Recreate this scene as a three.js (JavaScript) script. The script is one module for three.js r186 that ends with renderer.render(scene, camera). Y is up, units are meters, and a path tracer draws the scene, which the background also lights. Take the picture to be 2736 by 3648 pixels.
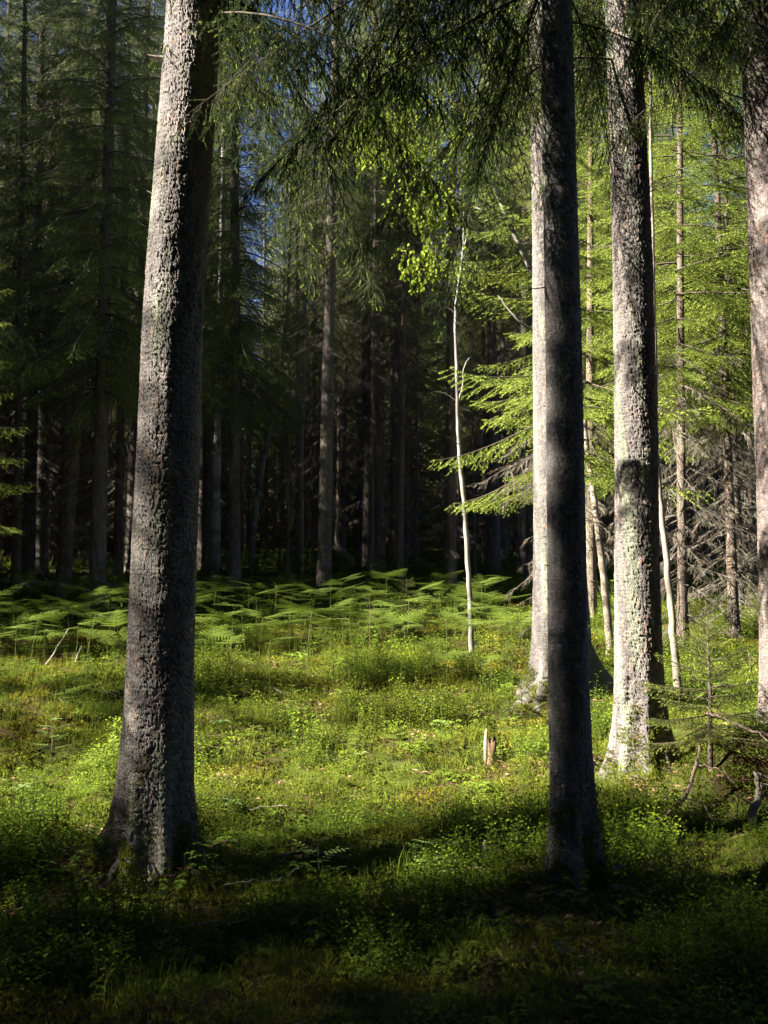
import * as THREE from 'three';

// ---------------------------------------------------------------- camera, sky, sun, exposure
const scene = new THREE.Scene();
const camera = new THREE.PerspectiveCamera(55, 768 / 1024, 0.1, 400);
camera.position.set(0, 1.6, 0);
camera.rotation.set(THREE.MathUtils.degToRad(4), 0, 0);
scene.add(camera);

const renderer = new THREE.WebGLRenderer({ antialias: true });
renderer.toneMapping = THREE.LinearToneMapping;
renderer.toneMappingExposure = 8.2;
renderer.shadowMap.enabled = true;

{ // clear blue summer sky: paler towards the horizon, the same all the way round
  const W = 64, H = 128, d = new Float32Array(W * H * 4);
  for (let r = 0; r < H; r++) {
    const el = Math.max(0, ((r + 0.5) / H - 0.5) * Math.PI), k = Math.pow(1 - Math.sin(el), 2);
    for (let c = 0; c < W; c++) {
      const o = (r * W + c) * 4;
      d[o] = 0.007 + 0.042 * k; d[o + 1] = 0.016 + 0.06 * k; d[o + 2] = 0.05 + 0.12 * k; d[o + 3] = 1;
    }
  }
  const t = new THREE.DataTexture(d, W, H, THREE.RGBAFormat, THREE.FloatType);
  t.mapping = THREE.EquirectangularReflectionMapping; t.magFilter = THREE.LinearFilter; t.needsUpdate = true;
  scene.background = t; scene.environment = t;
}
const SUN_AZ = THREE.MathUtils.degToRad(75), SUN_EL = THREE.MathUtils.degToRad(38);
const sunDir = new THREE.Vector3(-Math.sin(SUN_AZ) * Math.cos(SUN_EL), Math.sin(SUN_EL), Math.cos(SUN_AZ) * Math.cos(SUN_EL));
const sun = new THREE.DirectionalLight(new THREE.Color(1.0, 0.93, 0.82), 5);
sun.target.position.set(0, 0, -10); sun.position.copy(sunDir).multiplyScalar(80).add(sun.target.position);
sun.castShadow = true; sun.shadow.radius = 1; sun.shadow.mapSize.set(4096, 4096);
Object.assign(sun.shadow.camera, { left: -45, right: 45, top: 45, bottom: -45, near: 1, far: 200 });
scene.add(sun, sun.target);

// ---------------------------------------------------------------- helpers
const V = (x, y, z) => new THREE.Vector3(x, y, z);
function rand(seed) { let a = seed >>> 0; return () => { a = (a + 0x6d2b79f5) | 0; let t = Math.imul(a ^ (a >>> 15), 1 | a); t = (t + Math.imul(t ^ (t >>> 7), 61 | t)) ^ t; return ((t ^ (t >>> 14)) >>> 0) / 4294967296; }; }
function hash(x, y, z = 0) { let h = Math.imul(x | 0, 374761393) + Math.imul(y | 0, 668265263) + Math.imul(z | 0, 2147483647 ^ 1274126177); h = Math.imul(h ^ (h >>> 13), 1274126177); h ^= h >>> 16; return (h >>> 0) / 4294967296; }
function noise2(x, y, s = 0) {
  const i = Math.floor(x), j = Math.floor(y), f = x - i, g = y - j, u = f * f * (3 - 2 * f), v = g * g * (3 - 2 * g);
  const a = hash(i, j, s), b = hash(i + 1, j, s), c = hash(i, j + 1, s), d = hash(i + 1, j + 1, s);
  return (a + (b - a) * u) * (1 - v) + (c + (d - c) * u) * v;
}
const fbm = (x, y, s = 0) => 0.55 * noise2(x, y, s) + 0.28 * noise2(x * 2.1, y * 2.1, s + 7) + 0.17 * noise2(x * 4.3, y * 4.3, s + 13);
const lerp = (a, b, t) => a + (b - a) * t, clamp = (x, a = 0, b = 1) => Math.min(b, Math.max(a, x)), smooth = (a, b, x) => { const t = clamp((x - a) / (b - a)); return t * t * (3 - 2 * t); };
const used = {};
function numbered(name) { const n = used[name] = (used[name] ?? -1) + 1; return n ? `${name}_${String(n).padStart(3, '0')}` : name; }
function lit(o) { o.traverse((m) => { if (m.isMesh) { m.castShadow = true; m.receiveShadow = true; } }); return o; }

class Builder { // triangles with vertex colours, built into one geometry
  constructor() { this.p = []; this.c = []; this.t = []; this.i = []; }
  v(x, y, z, col, u = 0, w = 0) { this.p.push(x, y, z); this.c.push(col[0], col[1], col[2]); this.t.push(u, w); return this.p.length / 3 - 1; }
  tri(a, b, c) { this.i.push(a, b, c); }
  geo() {
    const g = new THREE.BufferGeometry();
    g.setAttribute('position', new THREE.Float32BufferAttribute(this.p, 3));
    g.setAttribute('color', new THREE.Float32BufferAttribute(this.c, 3));
    g.setAttribute('uv', new THREE.Float32BufferAttribute(this.t, 2));
    g.setIndex(this.i); g.computeVertexNormals();
    return g;
  }
  // a tapered tube through points, closed at the tip
  tube(pts, radii, sides, col) {
    let prev = null, ref = V(0, 0, 1), along = 0;
    const t = V(), n = V(), b = V();
    for (let k = 0; k < pts.length; k++) {
      t.subVectors(pts[Math.min(k + 1, pts.length - 1)], pts[Math.max(k - 1, 0)]).normalize();
      if (k === 0 && Math.abs(t.z) > 0.9) ref = V(1, 0, 0);
      n.copy(ref).addScaledVector(t, -ref.dot(t)).normalize(); ref = n.clone(); b.crossVectors(t, n);
      if (k) along += pts[k].distanceTo(pts[k - 1]);
      const r = radii[k], c = typeof col === 'function' ? col(k / (pts.length - 1)) : col, row = [];
      for (let s = 0; s < sides; s++) {
        const a = s / sides * 2 * Math.PI, x = Math.cos(a) * r, y = Math.sin(a) * r;
        row.push(this.v(pts[k].x + n.x * x + b.x * y, pts[k].y + n.y * x + b.y * y, pts[k].z + n.z * x + b.z * y, c, s / sides * 6.28 * radii[0], along));
      }
      if (prev) for (let s = 0; s < sides; s++) { const e = (s + 1) % sides; this.tri(prev[s], prev[e], row[e]); this.tri(prev[s], row[e], row[s]); }
      prev = row;
    }
    const c = typeof col === 'function' ? col(1) : col, l = pts[pts.length - 1], tip = this.v(l.x, l.y, l.z, c, 0, along);
    for (let s = 0; s < sides; s++) this.tri(prev[s], prev[(s + 1) % sides], tip);
  }
  // a leaf: two halves folded along the midrib
  leaf(p, dir, up, len, wid, col, fold = 0.25, bend = 0) {
    const side = LS.crossVectors(dir, up).normalize(), n = LN.crossVectors(side, dir).normalize();
    const mx = p.x + dir.x * len * 0.42, my = p.y + dir.y * len * 0.42, mz = p.z + dir.z * len * 0.42, h = wid * 0.5, l = h * fold;
    const a = this.v(p.x, p.y, p.z, col), e = this.v(p.x + dir.x * len - n.x * bend * len, p.y + dir.y * len - n.y * bend * len, p.z + dir.z * len - n.z * bend * len, col);
    const b = this.v(mx + side.x * h + n.x * l, my + side.y * h + n.y * l, mz + side.z * h + n.z * l, col), d = this.v(mx - side.x * h + n.x * l, my - side.y * h + n.y * l, mz - side.z * h + n.z * l, col);
    this.tri(a, b, e); this.tri(a, e, d);
  }
  needle(px, py, pz, dx, dy, dz, sx, sy, sz, len, w, col) {
    const a = this.v(px - sx * w, py - sy * w, pz - sz * w, col), b = this.v(px + sx * w, py + sy * w, pz + sz * w, col), c = this.v(px + dx * len, py + dy * len, pz + dz * len, col);
    this.tri(a, b, c);
  }
}
const LS = V(), LN = V();

// the ground: level near the camera, then rising gently into the wood, with hummocks and a swelling round the big trees
const GD = [0, 5.4, 7.6, 9, 14, 20, 24, 28, 32, 40, 60, 140, 400], GH = [0, 0, 0.08, 0.28, 0.6, 1.1, 1.5, 1.8, 2.1, 2.7, 4.6, 15, 48];
const MOUNDS = [[-1.24, -5.45, 0.5, 0.07], [0.97, -5.3, 0.35, 0.05], [1.92, -7.6, 0.6, 0.1], [1.67, -9.5, 0.8, 0.2], [3.06, -7.6, 0.6, 0.1], [2.6, -7.3, 0.42, 0.34], [3.05, -6.95, 0.4, 0.26], [-2.2, -5.9, 0.5, 0.08], [0.3, -5.2, 0.7, 0.04], [-3.4, -9.5, 1.1, 0.12], [0.2, -11, 1.0, 0.1]];
function groundY(x, z) {
  const d = Math.max(0, -z);
  let k = 1; while (k < GD.length - 1 && GD[k] < d) k++;
  const m = (a) => { const i = clamp(a, 1, GD.length - 2); return (GH[i + 1] - GH[i - 1]) / (GD[i + 1] - GD[i - 1]); };
  const w = GD[k] - GD[k - 1], t = clamp((d - GD[k - 1]) / w), m0 = k === 1 ? 0 : m(k - 1), m1 = m(k);
  let y = (2 * t ** 3 - 3 * t * t + 1) * GH[k - 1] + (t ** 3 - 2 * t * t + t) * w * m0 + (-2 * t ** 3 + 3 * t * t) * GH[k] + (t ** 3 - t * t) * w * m1;
  for (const [mx, mz, r, h] of MOUNDS) { const q = ((x - mx) ** 2 + (z - mz) ** 2) / (r * r); if (q < 6) y += h * Math.exp(-q); }
  return y + (fbm(x * 0.9 + 40, z * 0.9 + 40, 3) - 0.5) * 0.22 * smooth(2, 12, d + Math.abs(x)) + (fbm(x * 2.6, z * 2.6, 5) - 0.5) * 0.22;
}

// ---------------------------------------------------------------- materials
function tex(size, f, srgb = false) {
  const d = new Uint8Array(size * size * 4);
  for (let y = 0; y < size; y++) for (let x = 0; x < size; x++) { const c = f(x / size, y / size), o = (y * size + x) * 4; d[o] = c[0] * 255; d[o + 1] = c[1] * 255; d[o + 2] = c[2] * 255; d[o + 3] = 255; }
  const t = new THREE.DataTexture(d, size, size); t.wrapS = t.wrapT = THREE.RepeatWrapping; t.magFilter = THREE.LinearFilter; t.needsUpdate = true;
  if (srgb) t.colorSpace = THREE.SRGBColorSpace;
  return t;
}
// periodic cells: [distance to the nearest, gap to the second nearest, number of the cell, offset down the cell]
function cells(x, y, px, py, s) {
  const i = Math.floor(x), j = Math.floor(y); let f1 = 9, f2 = 9, id = 0, oy = 0, ox = 0;
  for (let a = -1; a <= 1; a++) for (let b = -1; b <= 1; b++) {
    const cx = ((i + a) % px + px) % px, cy = py ? ((j + b) % py + py) % py : j + b;
    const dx = i + a + 0.15 + 0.7 * hash(cx, cy, s) - x, dy = j + b + 0.1 + 0.8 * hash(cx, cy, s + 1) - y, d = Math.sqrt(dx * dx + dy * dy);
    if (d < f1) { f2 = f1; f1 = d; id = hash(cx, cy, s + 2); oy = dy; ox = dx; } else if (d < f2) f2 = d;
  }
  return [f1, f2 - f1, id, oy, ox];
}
const barkBump = tex(512, (u, v) => {
  const w = noise2(u * 24 % 24, v * 24, 1) * 0.5, [, g, id, oy] = cells(u * 22 + w, v * 14 + w, 22, 14, 5);
  const h = clamp(smooth(0, 0.35, g) * (0.55 + 0.35 * id) + oy * 0.15 * (id - 0.3) + (hash(u * 512, v * 512, 3) - 0.5) * 0.16);
  return [h, h, h];
});
const fineBump = tex(256, (u, v) => { const h = 0.5 * hash(u * 256, v * 256, 9) + 0.5 * hash(u * 128, v * 128, 11); return [h, h, h]; });
const flakeBump = barkBump.clone(); flakeBump.repeat.set(3.6, 3.1); flakeBump.needsUpdate = true;
barkBump.repeat.set(1.6, 1.6); fineBump.repeat.set(3, 3);
const M = {
  heroBark: new THREE.MeshPhysicalMaterial({ vertexColors: true, roughness: 0.95, specularIntensity: 0.35, bumpMap: flakeBump, bumpScale: 0.005, name: 'bark' }),
  bark: new THREE.MeshPhysicalMaterial({ vertexColors: true, roughness: 0.95, specularIntensity: 0.35, bumpMap: barkBump, bumpScale: 0.012, name: 'bark_scales' }),
  birch: new THREE.MeshStandardMaterial({ vertexColors: true, roughness: 0.75, bumpMap: fineBump, bumpScale: 0.001, name: 'pale_bark' }),
  twig: new THREE.MeshPhysicalMaterial({ vertexColors: true, roughness: 0.95, specularIntensity: 0.35, name: 'dead_twig' }),
  needle: new THREE.MeshPhysicalMaterial({ vertexColors: true, roughness: 0.75, transmission: 0.3, thickness: 0, specularIntensity: 0.15, name: 'needle' }),
  needleFar: new THREE.MeshStandardMaterial({ vertexColors: true, roughness: 0.7, name: 'needle_far' }),
  leaf: new THREE.MeshPhysicalMaterial({ vertexColors: true, roughness: 0.85, transmission: 0.4, thickness: 0, specularIntensity: 0.05, name: 'leaf' }),
  litter: new THREE.MeshPhysicalMaterial({ vertexColors: true, roughness: 1, specularIntensity: 0.1, name: 'litter' }),
  wood: new THREE.MeshStandardMaterial({ vertexColors: true, roughness: 0.9, bumpMap: fineBump, bumpScale: 0.002, name: 'broken_wood' }),
  soil: new THREE.MeshPhysicalMaterial({ vertexColors: true, roughness: 1, specularIntensity: 0.05, bumpMap: fineBump, bumpScale: 0.01, name: 'mossy_soil' }),
};

// ---------------------------------------------------------------- ground sheet
{
  const b = new Builder(), xs = [], zs = [];
  for (let x = -8; x <= 8.001; x += 0.08) xs.push(x);
  for (let s = 0.2, x = 8; x < 220; s *= 1.12) { x += s; xs.push(x); xs.unshift(-x); }
  for (let z = -2; z >= -20.001; z -= 0.08) zs.push(z);
  for (let s = 0.16, z = -20; z > -300; s *= 1.06) { z -= s; zs.push(z); }
  for (let s = 0.3, z = -2; z < 180; s *= 1.15) { z += s; zs.unshift(z); }
  const id = [];
  for (const z of zs) { const r = []; for (const x of xs) {
    const n = fbm(x * 1.7, z * 1.7, 21), m = fbm(x * 5, z * 5, 23), k = smooth(0.4, 0.62, n), w = 0.7 + 0.6 * m;
    r.push(b.v(x, groundY(x, z), z, [lerp(0.055, 0.05, k) * w, lerp(0.04, 0.06, k) * w, lerp(0.018, 0.014, k) * w], x, z));
  } id.push(r); }
  for (let j = 0; j < zs.length - 1; j++) for (let i = 0; i < xs.length - 1; i++) { const a = id[j][i], c = id[j][i + 1], d = id[j + 1][i], e = id[j + 1][i + 1]; b.tri(a, c, e); b.tri(a, e, d); }
  const g = new THREE.Mesh(b.geo(), M.soil); g.name = 'forest_floor'; g.userData = { kind: 'structure', label: 'mossy forest floor of needles and soil', category: 'ground' };
  scene.add(lit(g));
}

// ---------------------------------------------------------------- tree makers
// a trunk with scaly bark in relief; axis bends through (height, x, z) points
function trunkGeo({ H, r0, seg, dy, fineTo, amp, cw, ch, flare = 0.4, roots = [], bend = [[0, 0, 0]], seed = 1, tone = [0.2, 0.17, 0.15], lichen = 0.3, power = 0.8, below = 0.3, burls = [] }) {
  const b = new Builder(), ys = []; let y = -below;
  while (y < fineTo) { ys.push(y); y += dy; }
  for (let s = dy * 2; y < H; s = Math.min(s * 1.25, 1.2)) { ys.push(y); y += s; }
  ys.push(H);
  const n = Math.max(5, Math.round(2 * Math.PI * r0 / cw));
  const at = (y) => { let k = 0; while (k < bend.length - 2 && bend[k + 1][0] < y) k++; const p = bend[k], q = bend[Math.min(k + 1, bend.length - 1)], t = q === p ? 0 : smooth(0, 1, (y - p[0]) / (q[0] - p[0])) * 0.5 + clamp((y - p[0]) / (q[0] - p[0]), 0, 1.5) * 0.5; return [lerp(p[1], q[1], t), lerp(p[2], q[2], t)]; };
  let prev = null;
  for (const y of ys) {
    const [cx, cz] = at(y), row = [], yy = Math.max(y, 0), R = r0 * Math.pow(Math.max(0.004, 1 - yy / H), power);
    for (let s = 0; s <= seg; s++) {
      const a = (s % seg) / seg * 2 * Math.PI - Math.PI / 2, arc = a / (2 * Math.PI) * n, ny = y / ch;
      const wx = (noise2((s % seg) / seg * n * 0.9, ny * 0.9, seed) - 0.5) * 0.7 * smooth(0, 3, Math.min(s % seg, seg - s % seg)), wy = (noise2(Math.sin(a) * 3 + 9, ny * 0.8 + Math.cos(a) * 3, seed + 3) - 0.5) * 0.9;
      const [, g, id, oy, ox] = cells(arc + n + wx, ny + wy + 50, n, 0, seed);
      
      const fis = Math.abs(fbm(arc * 0.55 + 40 + wx, y * 4.5 + wy * 0.2, seed + 29) - 0.5), gr = fbm(arc * 2.6 + 10, y * 70, seed + 31) - 0.5;
      const h1 = (id * 17.3) % 1, h2 = (id * 31.7) % 1;
      const c2 = cells((arc + n) * 2 + wx * 3, ny * 2.3 + wy * 2 + 150, n * 2, 0, seed + 61);
      let h = smooth(0, 0.07, g) * (0.5 + 0.35 * id) + ox * (h1 - 0.5) * 0.45 + oy * (h2 - 0.25) * 0.55 + smooth(0, 0.1, c2[1]) * (0.1 + 0.22 * c2[2]) + (c2[3] - 0.2) * 0.15 + smooth(0.0, 0.05, fis) * 0.35 + gr * 0.25 + (fbm(Math.cos(a) * 6 + 20, y * 9 + Math.sin(a) * 6, seed + 5) - 0.5) * 0.4 - 0.25;
      let r = R + amp * 0.6 * (h - 0.5) - amp * 0.75 * (1 - smooth(0.02, 0.1, g)) * smooth(0.25, 0.45, h2 + 0.2 * fis) + R * 0.1 * (fbm(Math.cos(a) * 1.2 + 5, Math.sin(a) * 1.2 + y * 0.6, seed + 9) - 0.5);
      let low = flare * r0 * (0.45 + 0.9 * fbm(Math.cos(a) * 2.2 + 31, Math.sin(a) * 2.2 + 7, seed + 41)) * (0.6 * Math.exp(-yy / 0.16) + 0.45 * Math.exp(-yy / 0.75));
      for (const [ra, rs, rw] of roots) { let q = Math.atan2(Math.sin(a - ra), Math.cos(a - ra)) / rw; low += rs * Math.exp(-q * q) * Math.exp(-yy / 0.28); }
      for (const [ba, by, bs, bw] of burls) { const q = Math.atan2(Math.sin(a - ba), Math.cos(a - ba)) * R, e = (q * q + (y - by) ** 2) / (bw * bw); if (e < 6) r += bs * Math.exp(-e); }
      r += low;
      const l = smooth(0.52, 0.72, fbm(Math.cos(a) * 3 + 11, y * 2.2 + Math.sin(a) * 3, seed + 17)) * lichen, k = (0.8 + 0.35 * id) * (0.8 + 0.4 * hash(s, Math.round(y * 200), seed)) * (0.55 + 0.9 * fbm(Math.cos(a) * 3 + 3, y * 3.5 + Math.sin(a) * 3, seed + 37));
      const shed = id > 0.93 ? 1 : 0, col = [lerp(tone[0], 0.19, l) * k + 0.05 * shed, lerp(tone[1], 0.21, l) * k + 0.015 * shed, lerp(tone[2], 0.14, l) * k];
      row.push(b.v(cx + Math.cos(a) * r, y, cz + Math.sin(a) * r, col, s / seg * 2 * Math.PI * r0, y));
    }
    if (prev) for (let s = 0; s < seg; s++) { b.tri(prev[s], row[s + 1], prev[s + 1]); b.tri(prev[s], row[s], row[s + 1]); }
    prev = row;
  }
  return b.geo();
}

const OLD = [0.04, 0.07, 0.018], MIDG = [0.082, 0.106, 0.025], NEW = [0.25, 0.31, 0.05];
const mixc = (a, b, t) => [lerp(a[0], b[0], t), lerp(a[1], b[1], t), lerp(a[2], b[2], t)];
// one leafy twig: a thin stem set about with needles, the newest growth paler at the tip
function twig(b, r, p, dir, len, o) {
  const up = Math.abs(dir.y) < 0.9 ? V(0, 1, 0) : V(1, 0, 0), s = V().crossVectors(dir, up).normalize(), n = V().crossVectors(s, dir), q = V(), e = p.clone().addScaledVector(dir, len);
  e.y -= len * o.sag;
  if (o.stem) b.tube([p, e], [o.stem, o.stem * 0.5], 3, [0.07, 0.05, 0.03]);
  const num = Math.max(2, Math.round(len * o.per)), fresh = o.fresh > r() ? o.freshLen : 0;
  for (let k = 0; k < num; k++) {
    const t = (k + r()) / num, a = k * 2.4 + r(); q.lerpVectors(p, e, t);
    const c = Math.cos(a), d = Math.sin(a), f = 0.72 + 0.5 * t, gx = s.x * c + n.x * d, gy = s.y * c + n.y * d, gz = s.z * c + n.z * d;
    let dx = dir.x * f + gx * 0.75, dy = dir.y * f + gy * 0.75 + 0.12, dz = dir.z * f + gz * 0.75; const l = Math.hypot(dx, dy, dz); dx /= l; dy /= l; dz /= l;
    const sx = s.x * d - n.x * c, sy = s.y * d - n.y * c, sz = s.z * d - n.z * c, isNew = (1 - t) * len < fresh;
    const j = 0.75 + 0.5 * r(), base = isNew ? NEW : o.base;
    b.needle(q.x, q.y, q.z, dx, dy, dz, sx, sy, sz, o.nl * (0.7 + 0.4 * r()), o.nw * (isNew ? 1.25 : 1), [base[0] * j, base[1] * j, base[2] * j]);
  }
}
// a live spruce branch from the origin along +x; hang: how far the side twigs droop from it
function liveBranch(seed, { len, droop, lift, hang, step, sub, subLen, o, rad = 0.012, width = 0.3, ends = 0.0 }) {
  const b = new Builder(), r = rand(seed), pts = [], rr = [], N = 10;
  const curve = (t) => V(len * t, -droop * len * (t * 1.25 - 0.25) * t + lift * len * t * t * t, Math.sin(t * 3 + seed) * 0.05 * len * t);
  for (let k = 0; k <= N; k++) { pts.push(curve(k / N)); rr.push(rad * (1 - k / N * 0.85)); }
  b.tube(pts, rr, 4, [0.09, 0.07, 0.05]);
  if (hang > 0.8) for (let k = 1; k < N; k++) twig(b, r, pts[k], pts[k + 1].clone().sub(pts[k]).normalize(), len / N, o);
  const num = Math.round(len / step);
  for (let k = 0; k < num; k++) for (const side of [-1, 1]) {
    const t = 0.1 + 0.9 * (k + r()) / num; if (r() < ends * (1 - t)) continue;
    const p = curve(t), fw = curve(Math.min(1, t + 0.03)).sub(curve(t - 0.03)).normalize();
    const L = len * width * Math.pow(1 - t, 0.55) * (0.55 + 0.7 * r()) + 0.06, h = hang * (0.5 + r());
    const dir = V(fw.x * 0.75, fw.y * 0.75 - h, side * (0.85 - 0.4 * Math.min(1, h))).normalize();
    twig(b, r, p, dir, L, o);
    const m = Math.round(L / sub);
    for (let q = 0; q < m; q++) {
      const u = (q + 0.3 + r() * 0.6) / m, P = p.clone().addScaledVector(dir, L * u); P.y -= L * o.sag * u;
      const sd = q % 2 ? 1 : -1, lat = V(-dir.z, 0, dir.x).normalize().multiplyScalar(sd);
      const d2 = dir.clone().multiplyScalar(0.8).addScaledVector(lat, 0.7).add(V(0, -h * 0.5 * r(), 0)).normalize();
      twig(b, r, P, d2, subLen * (1 - u * 0.6) * (0.5 + 0.8 * r()), o);
    }
  }
  twig(b, r, curve(0.93), V(1, 0.1 + lift, 0).normalize(), Math.max(0.08, len * 0.07), o);
  return b.geo();
}
const HI = { per: 430, nl: 0.016, nw: 0.0017, sag: 0.1, stem: 0.002, fresh: 0.3, freshLen: 0.035, base: OLD };
const MID = { per: 150, nl: 0.024, nw: 0.0032, sag: 0.15, stem: 0, fresh: 0.55, freshLen: 0.045, base: MIDG };
const FAR = { per: 42, nl: 0.055, nw: 0.009, sag: 0.15, stem: 0, fresh: 0.5, freshLen: 0.06, base: MIDG };
const LIVE = {
  hang: [1, 2, 3].map((s) => liveBranch(100 + s, { len: 2.2, droop: 0.5, lift: 0.22, hang: 0.8, step: 0.065, sub: 0.05, subLen: 0.11, o: HI, rad: 0.01, width: 0.25 })),
  mature: [1, 2].map((s) => liveBranch(200 + s, { len: 2.0, droop: 0.55, lift: 0.28, hang: 0.75, step: 0.085, sub: 0.07, subLen: 0.14, o: MID, rad: 0.018, width: 0.26 })),
  young: [1, 2, 3].map((s) => liveBranch(300 + s, { len: 1.5, droop: 0.3, lift: 0.32, hang: 0.28, step: 0.08, sub: 0.06, subLen: 0.13, o: { ...MID, fresh: 0.85, freshLen: 0.055, base: [0.115, 0.15, 0.028] }, rad: 0.012, width: 0.32 })),
  far: [1, 2].map((s) => liveBranch(400 + s, { len: 2.0, droop: 0.5, lift: 0.25, hang: 0.7, step: 0.13, sub: 0.13, subLen: 0.16, o: FAR, rad: 0.014, width: 0.28 })),
  sapling: [1, 2].map((s) => liveBranch(500 + s, { len: 0.5, droop: 0.1, lift: 0.12, hang: 0.12, step: 0.05, sub: 0.045, subLen: 0.07, o: { ...HI, per: 330, fresh: 0.7, freshLen: 0.025, base: MIDG }, rad: 0.006, width: 0.4 })),
};
// a dead spruce branch: bare, brittle, with hanging twigs
function deadBranch(seed, len, many) {
  const b = new Builder(), r = rand(seed), pts = [], rr = [], N = 7, k1 = r() * 3, sagg = 0.15 + 0.3 * r();
  const curve = (t) => V(len * t, -sagg * len * t * (0.4 + 0.6 * t) + 0.12 * len * Math.max(0, t - 0.6), Math.sin(t * 4 + k1) * 0.05 * len);
  const tone = () => { const j = 0.7 + 0.6 * r(), l = r() < 0.3 ? 1 : 0; return [lerp(0.1, 0.17, l) * j, lerp(0.08, 0.17, l) * j, lerp(0.06, 0.13, l) * j]; };
  for (let k = 0; k <= N; k++) { pts.push(curve(k / N)); rr.push(0.011 * (1 - k / N * 0.85) * Math.sqrt(len)); }
  b.tube(pts, rr, 4, [0.12, 0.1, 0.08]);
  for (let k = 0; k < many; k++) {
    const t = 0.12 + 0.88 * Math.pow(r(), 0.8), p = curve(t), sd = r() < 0.5 ? -1 : 1, L = len * (0.1 + 0.26 * r()) * (1.1 - t * 0.6);
    const d = V(0.5 + 0.4 * r(), -0.15 - 0.9 * r() * r(), sd * (0.3 + 0.6 * r())).normalize(), m = p.clone().addScaledVector(d, L * 0.55).add(V(0, 0.02 * L, 0)), e = p.clone().addScaledVector(d, L).add(V(0, -0.25 * L * r(), 0)), c = tone();
    b.tube([p, m, e], [0.0042, 0.003, 0.0012], 3, c);
    for (let q = 0; q < 4; q++) { const u = 0.25 + 0.7 * r(), P = p.clone().lerp(e, u), f = d.clone().add(V((r() - 0.3), -0.9 * r(), r() - 0.5)).normalize(); b.tube([P, P.clone().addScaledVector(f, L * (0.2 + 0.3 * r()))], [0.0026, 0.001], 3, c); }
  }
  return b.geo();
}
const DEAD = [1, 2, 3].map((s) => deadBranch(600 + s, 1.3, 26));

function mossGeo(seed) {
  const b = new Builder(), r = rand(seed);
  for (let k = 0; k < 46; k++) { const a = r() * 6.28, q = 0.085 * Math.sqrt(r()), P = V(Math.cos(a) * q, 0.03 * (1 - (q / 0.085) ** 2) * 0.8 - 0.005, Math.sin(a) * q), g = r() * 6.28, d = V(Math.cos(g), 0.5 + 1.2 * r(), Math.sin(g)).normalize(), j = 0.7 + 0.6 * r(), c = [0.145 * j, 0.165 * j, 0.02 * j], L = 0.022 + 0.018 * r();
    b.leaf(P, d, V(Math.sin(g), 0.3, -Math.cos(g)).normalize(), L, 0.007, c, 0.1); b.leaf(P.clone().addScaledVector(d, L * 0.3), V(d.x + 0.5 * Math.sin(g), d.y, d.z - 0.5 * Math.cos(g)).normalize(), YA, L * 0.6, 0.005, c, 0.1); b.leaf(P.clone().addScaledVector(d, L * 0.3), V(d.x - 0.5 * Math.sin(g), d.y, d.z + 0.5 * Math.cos(g)).normalize(), YA, L * 0.6, 0.005, c, 0.1); }
  return b.geo();
}
// places for branches round a trunk
const Q = new THREE.Quaternion(), Q2 = new THREE.Quaternion(), YA = V(0, 1, 0), ZA = V(0, 0, 1), XA = V(1, 0, 0);
function placed(y, az, tilt, s, roll = 0, off = [0, 0]) {
  Q.setFromAxisAngle(YA, az); Q2.setFromAxisAngle(ZA, tilt); Q.multiply(Q2); Q2.setFromAxisAngle(XA, roll); Q.multiply(Q2);
  return new THREE.Matrix4().compose(V(off[0], y, off[1]), Q, V(s, s, s));
}
function crownPlaces(seed, { H, live0, R, gap, n, unit, top = 0.5, low = -0.28, belly = 0.12, keep = 1, axis }) {
  const r = rand(seed), out = []; let az = r() * 6;
  for (let y = live0; y < H - 0.15; y += gap * (0.6 + 0.8 * r()) * lerp(1, 0.55, (y - live0) / (H - live0))) {
    const t = (y - live0) / (H - live0), L = R * Math.pow(1 - t, 0.78) * smooth(-belly, belly, t + 0.03) + 0.12, m = n + (r() < 0.5 ? 1 : 0);
    az += 0.9;
    for (let k = 0; k < m; k++) { if (r() > keep) continue; out.push(placed(y + (r() - 0.5) * gap * 0.6, az + k / m * 6.283 + (r() - 0.5) * 0.7, lerp(low, top, t) + (r() - 0.5) * 0.25, L * (0.6 + 0.55 * r()) / unit, (r() - 0.5) * 0.5, axis ? axis(y) : [0, 0])); }
  }
  return out;
}
const FOOTMOSS = mossGeo(990);
function footMoss(t, geo, seed, n) {
  const p = geo.attributes.position, m = geo.attributes.normal, r = rand(seed), out = [], up = V(0, 1, 0), nn = V(), q = new THREE.Quaternion(), t2 = new THREE.Quaternion();
  for (let k = 0; k < n * 60 && out.length < n; k++) { const i = Math.floor(r() * p.count * 0.16), y = p.getY(i); if (y < -0.05 || r() > Math.exp(-y / 0.13) || fbm(p.getX(i) * 5 + 20, p.getZ(i) * 5 + y * 4 + 20, seed) < 0.46) continue; nn.set(m.getX(i), m.getY(i) + 0.2, m.getZ(i)).normalize(); q.setFromUnitVectors(up, nn).multiply(t2.setFromAxisAngle(up, r() * 6.28)); const s = 0.35 + 0.4 * r(); out.push(new THREE.Matrix4().compose(V(p.getX(i), y, p.getZ(i)), q, V(s, s, s))); }
  t.add(copies('moss', FOOTMOSS, M.leaf, out));
}
function copies(name, geo, mat, mats) {
  const m = new THREE.InstancedMesh(geo, mat, mats.length); m.name = name; mats.forEach((x, i) => m.setMatrixAt(i, x)); m.userData.kind = 'stuff';
  return m;
}
function spread(parent, name, geos, mat, mats) { geos.forEach((g, i) => { const part = mats.filter((_, k) => k % geos.length === i); if (part.length) parent.add(copies(name, g, mat, part)); }); }
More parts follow.
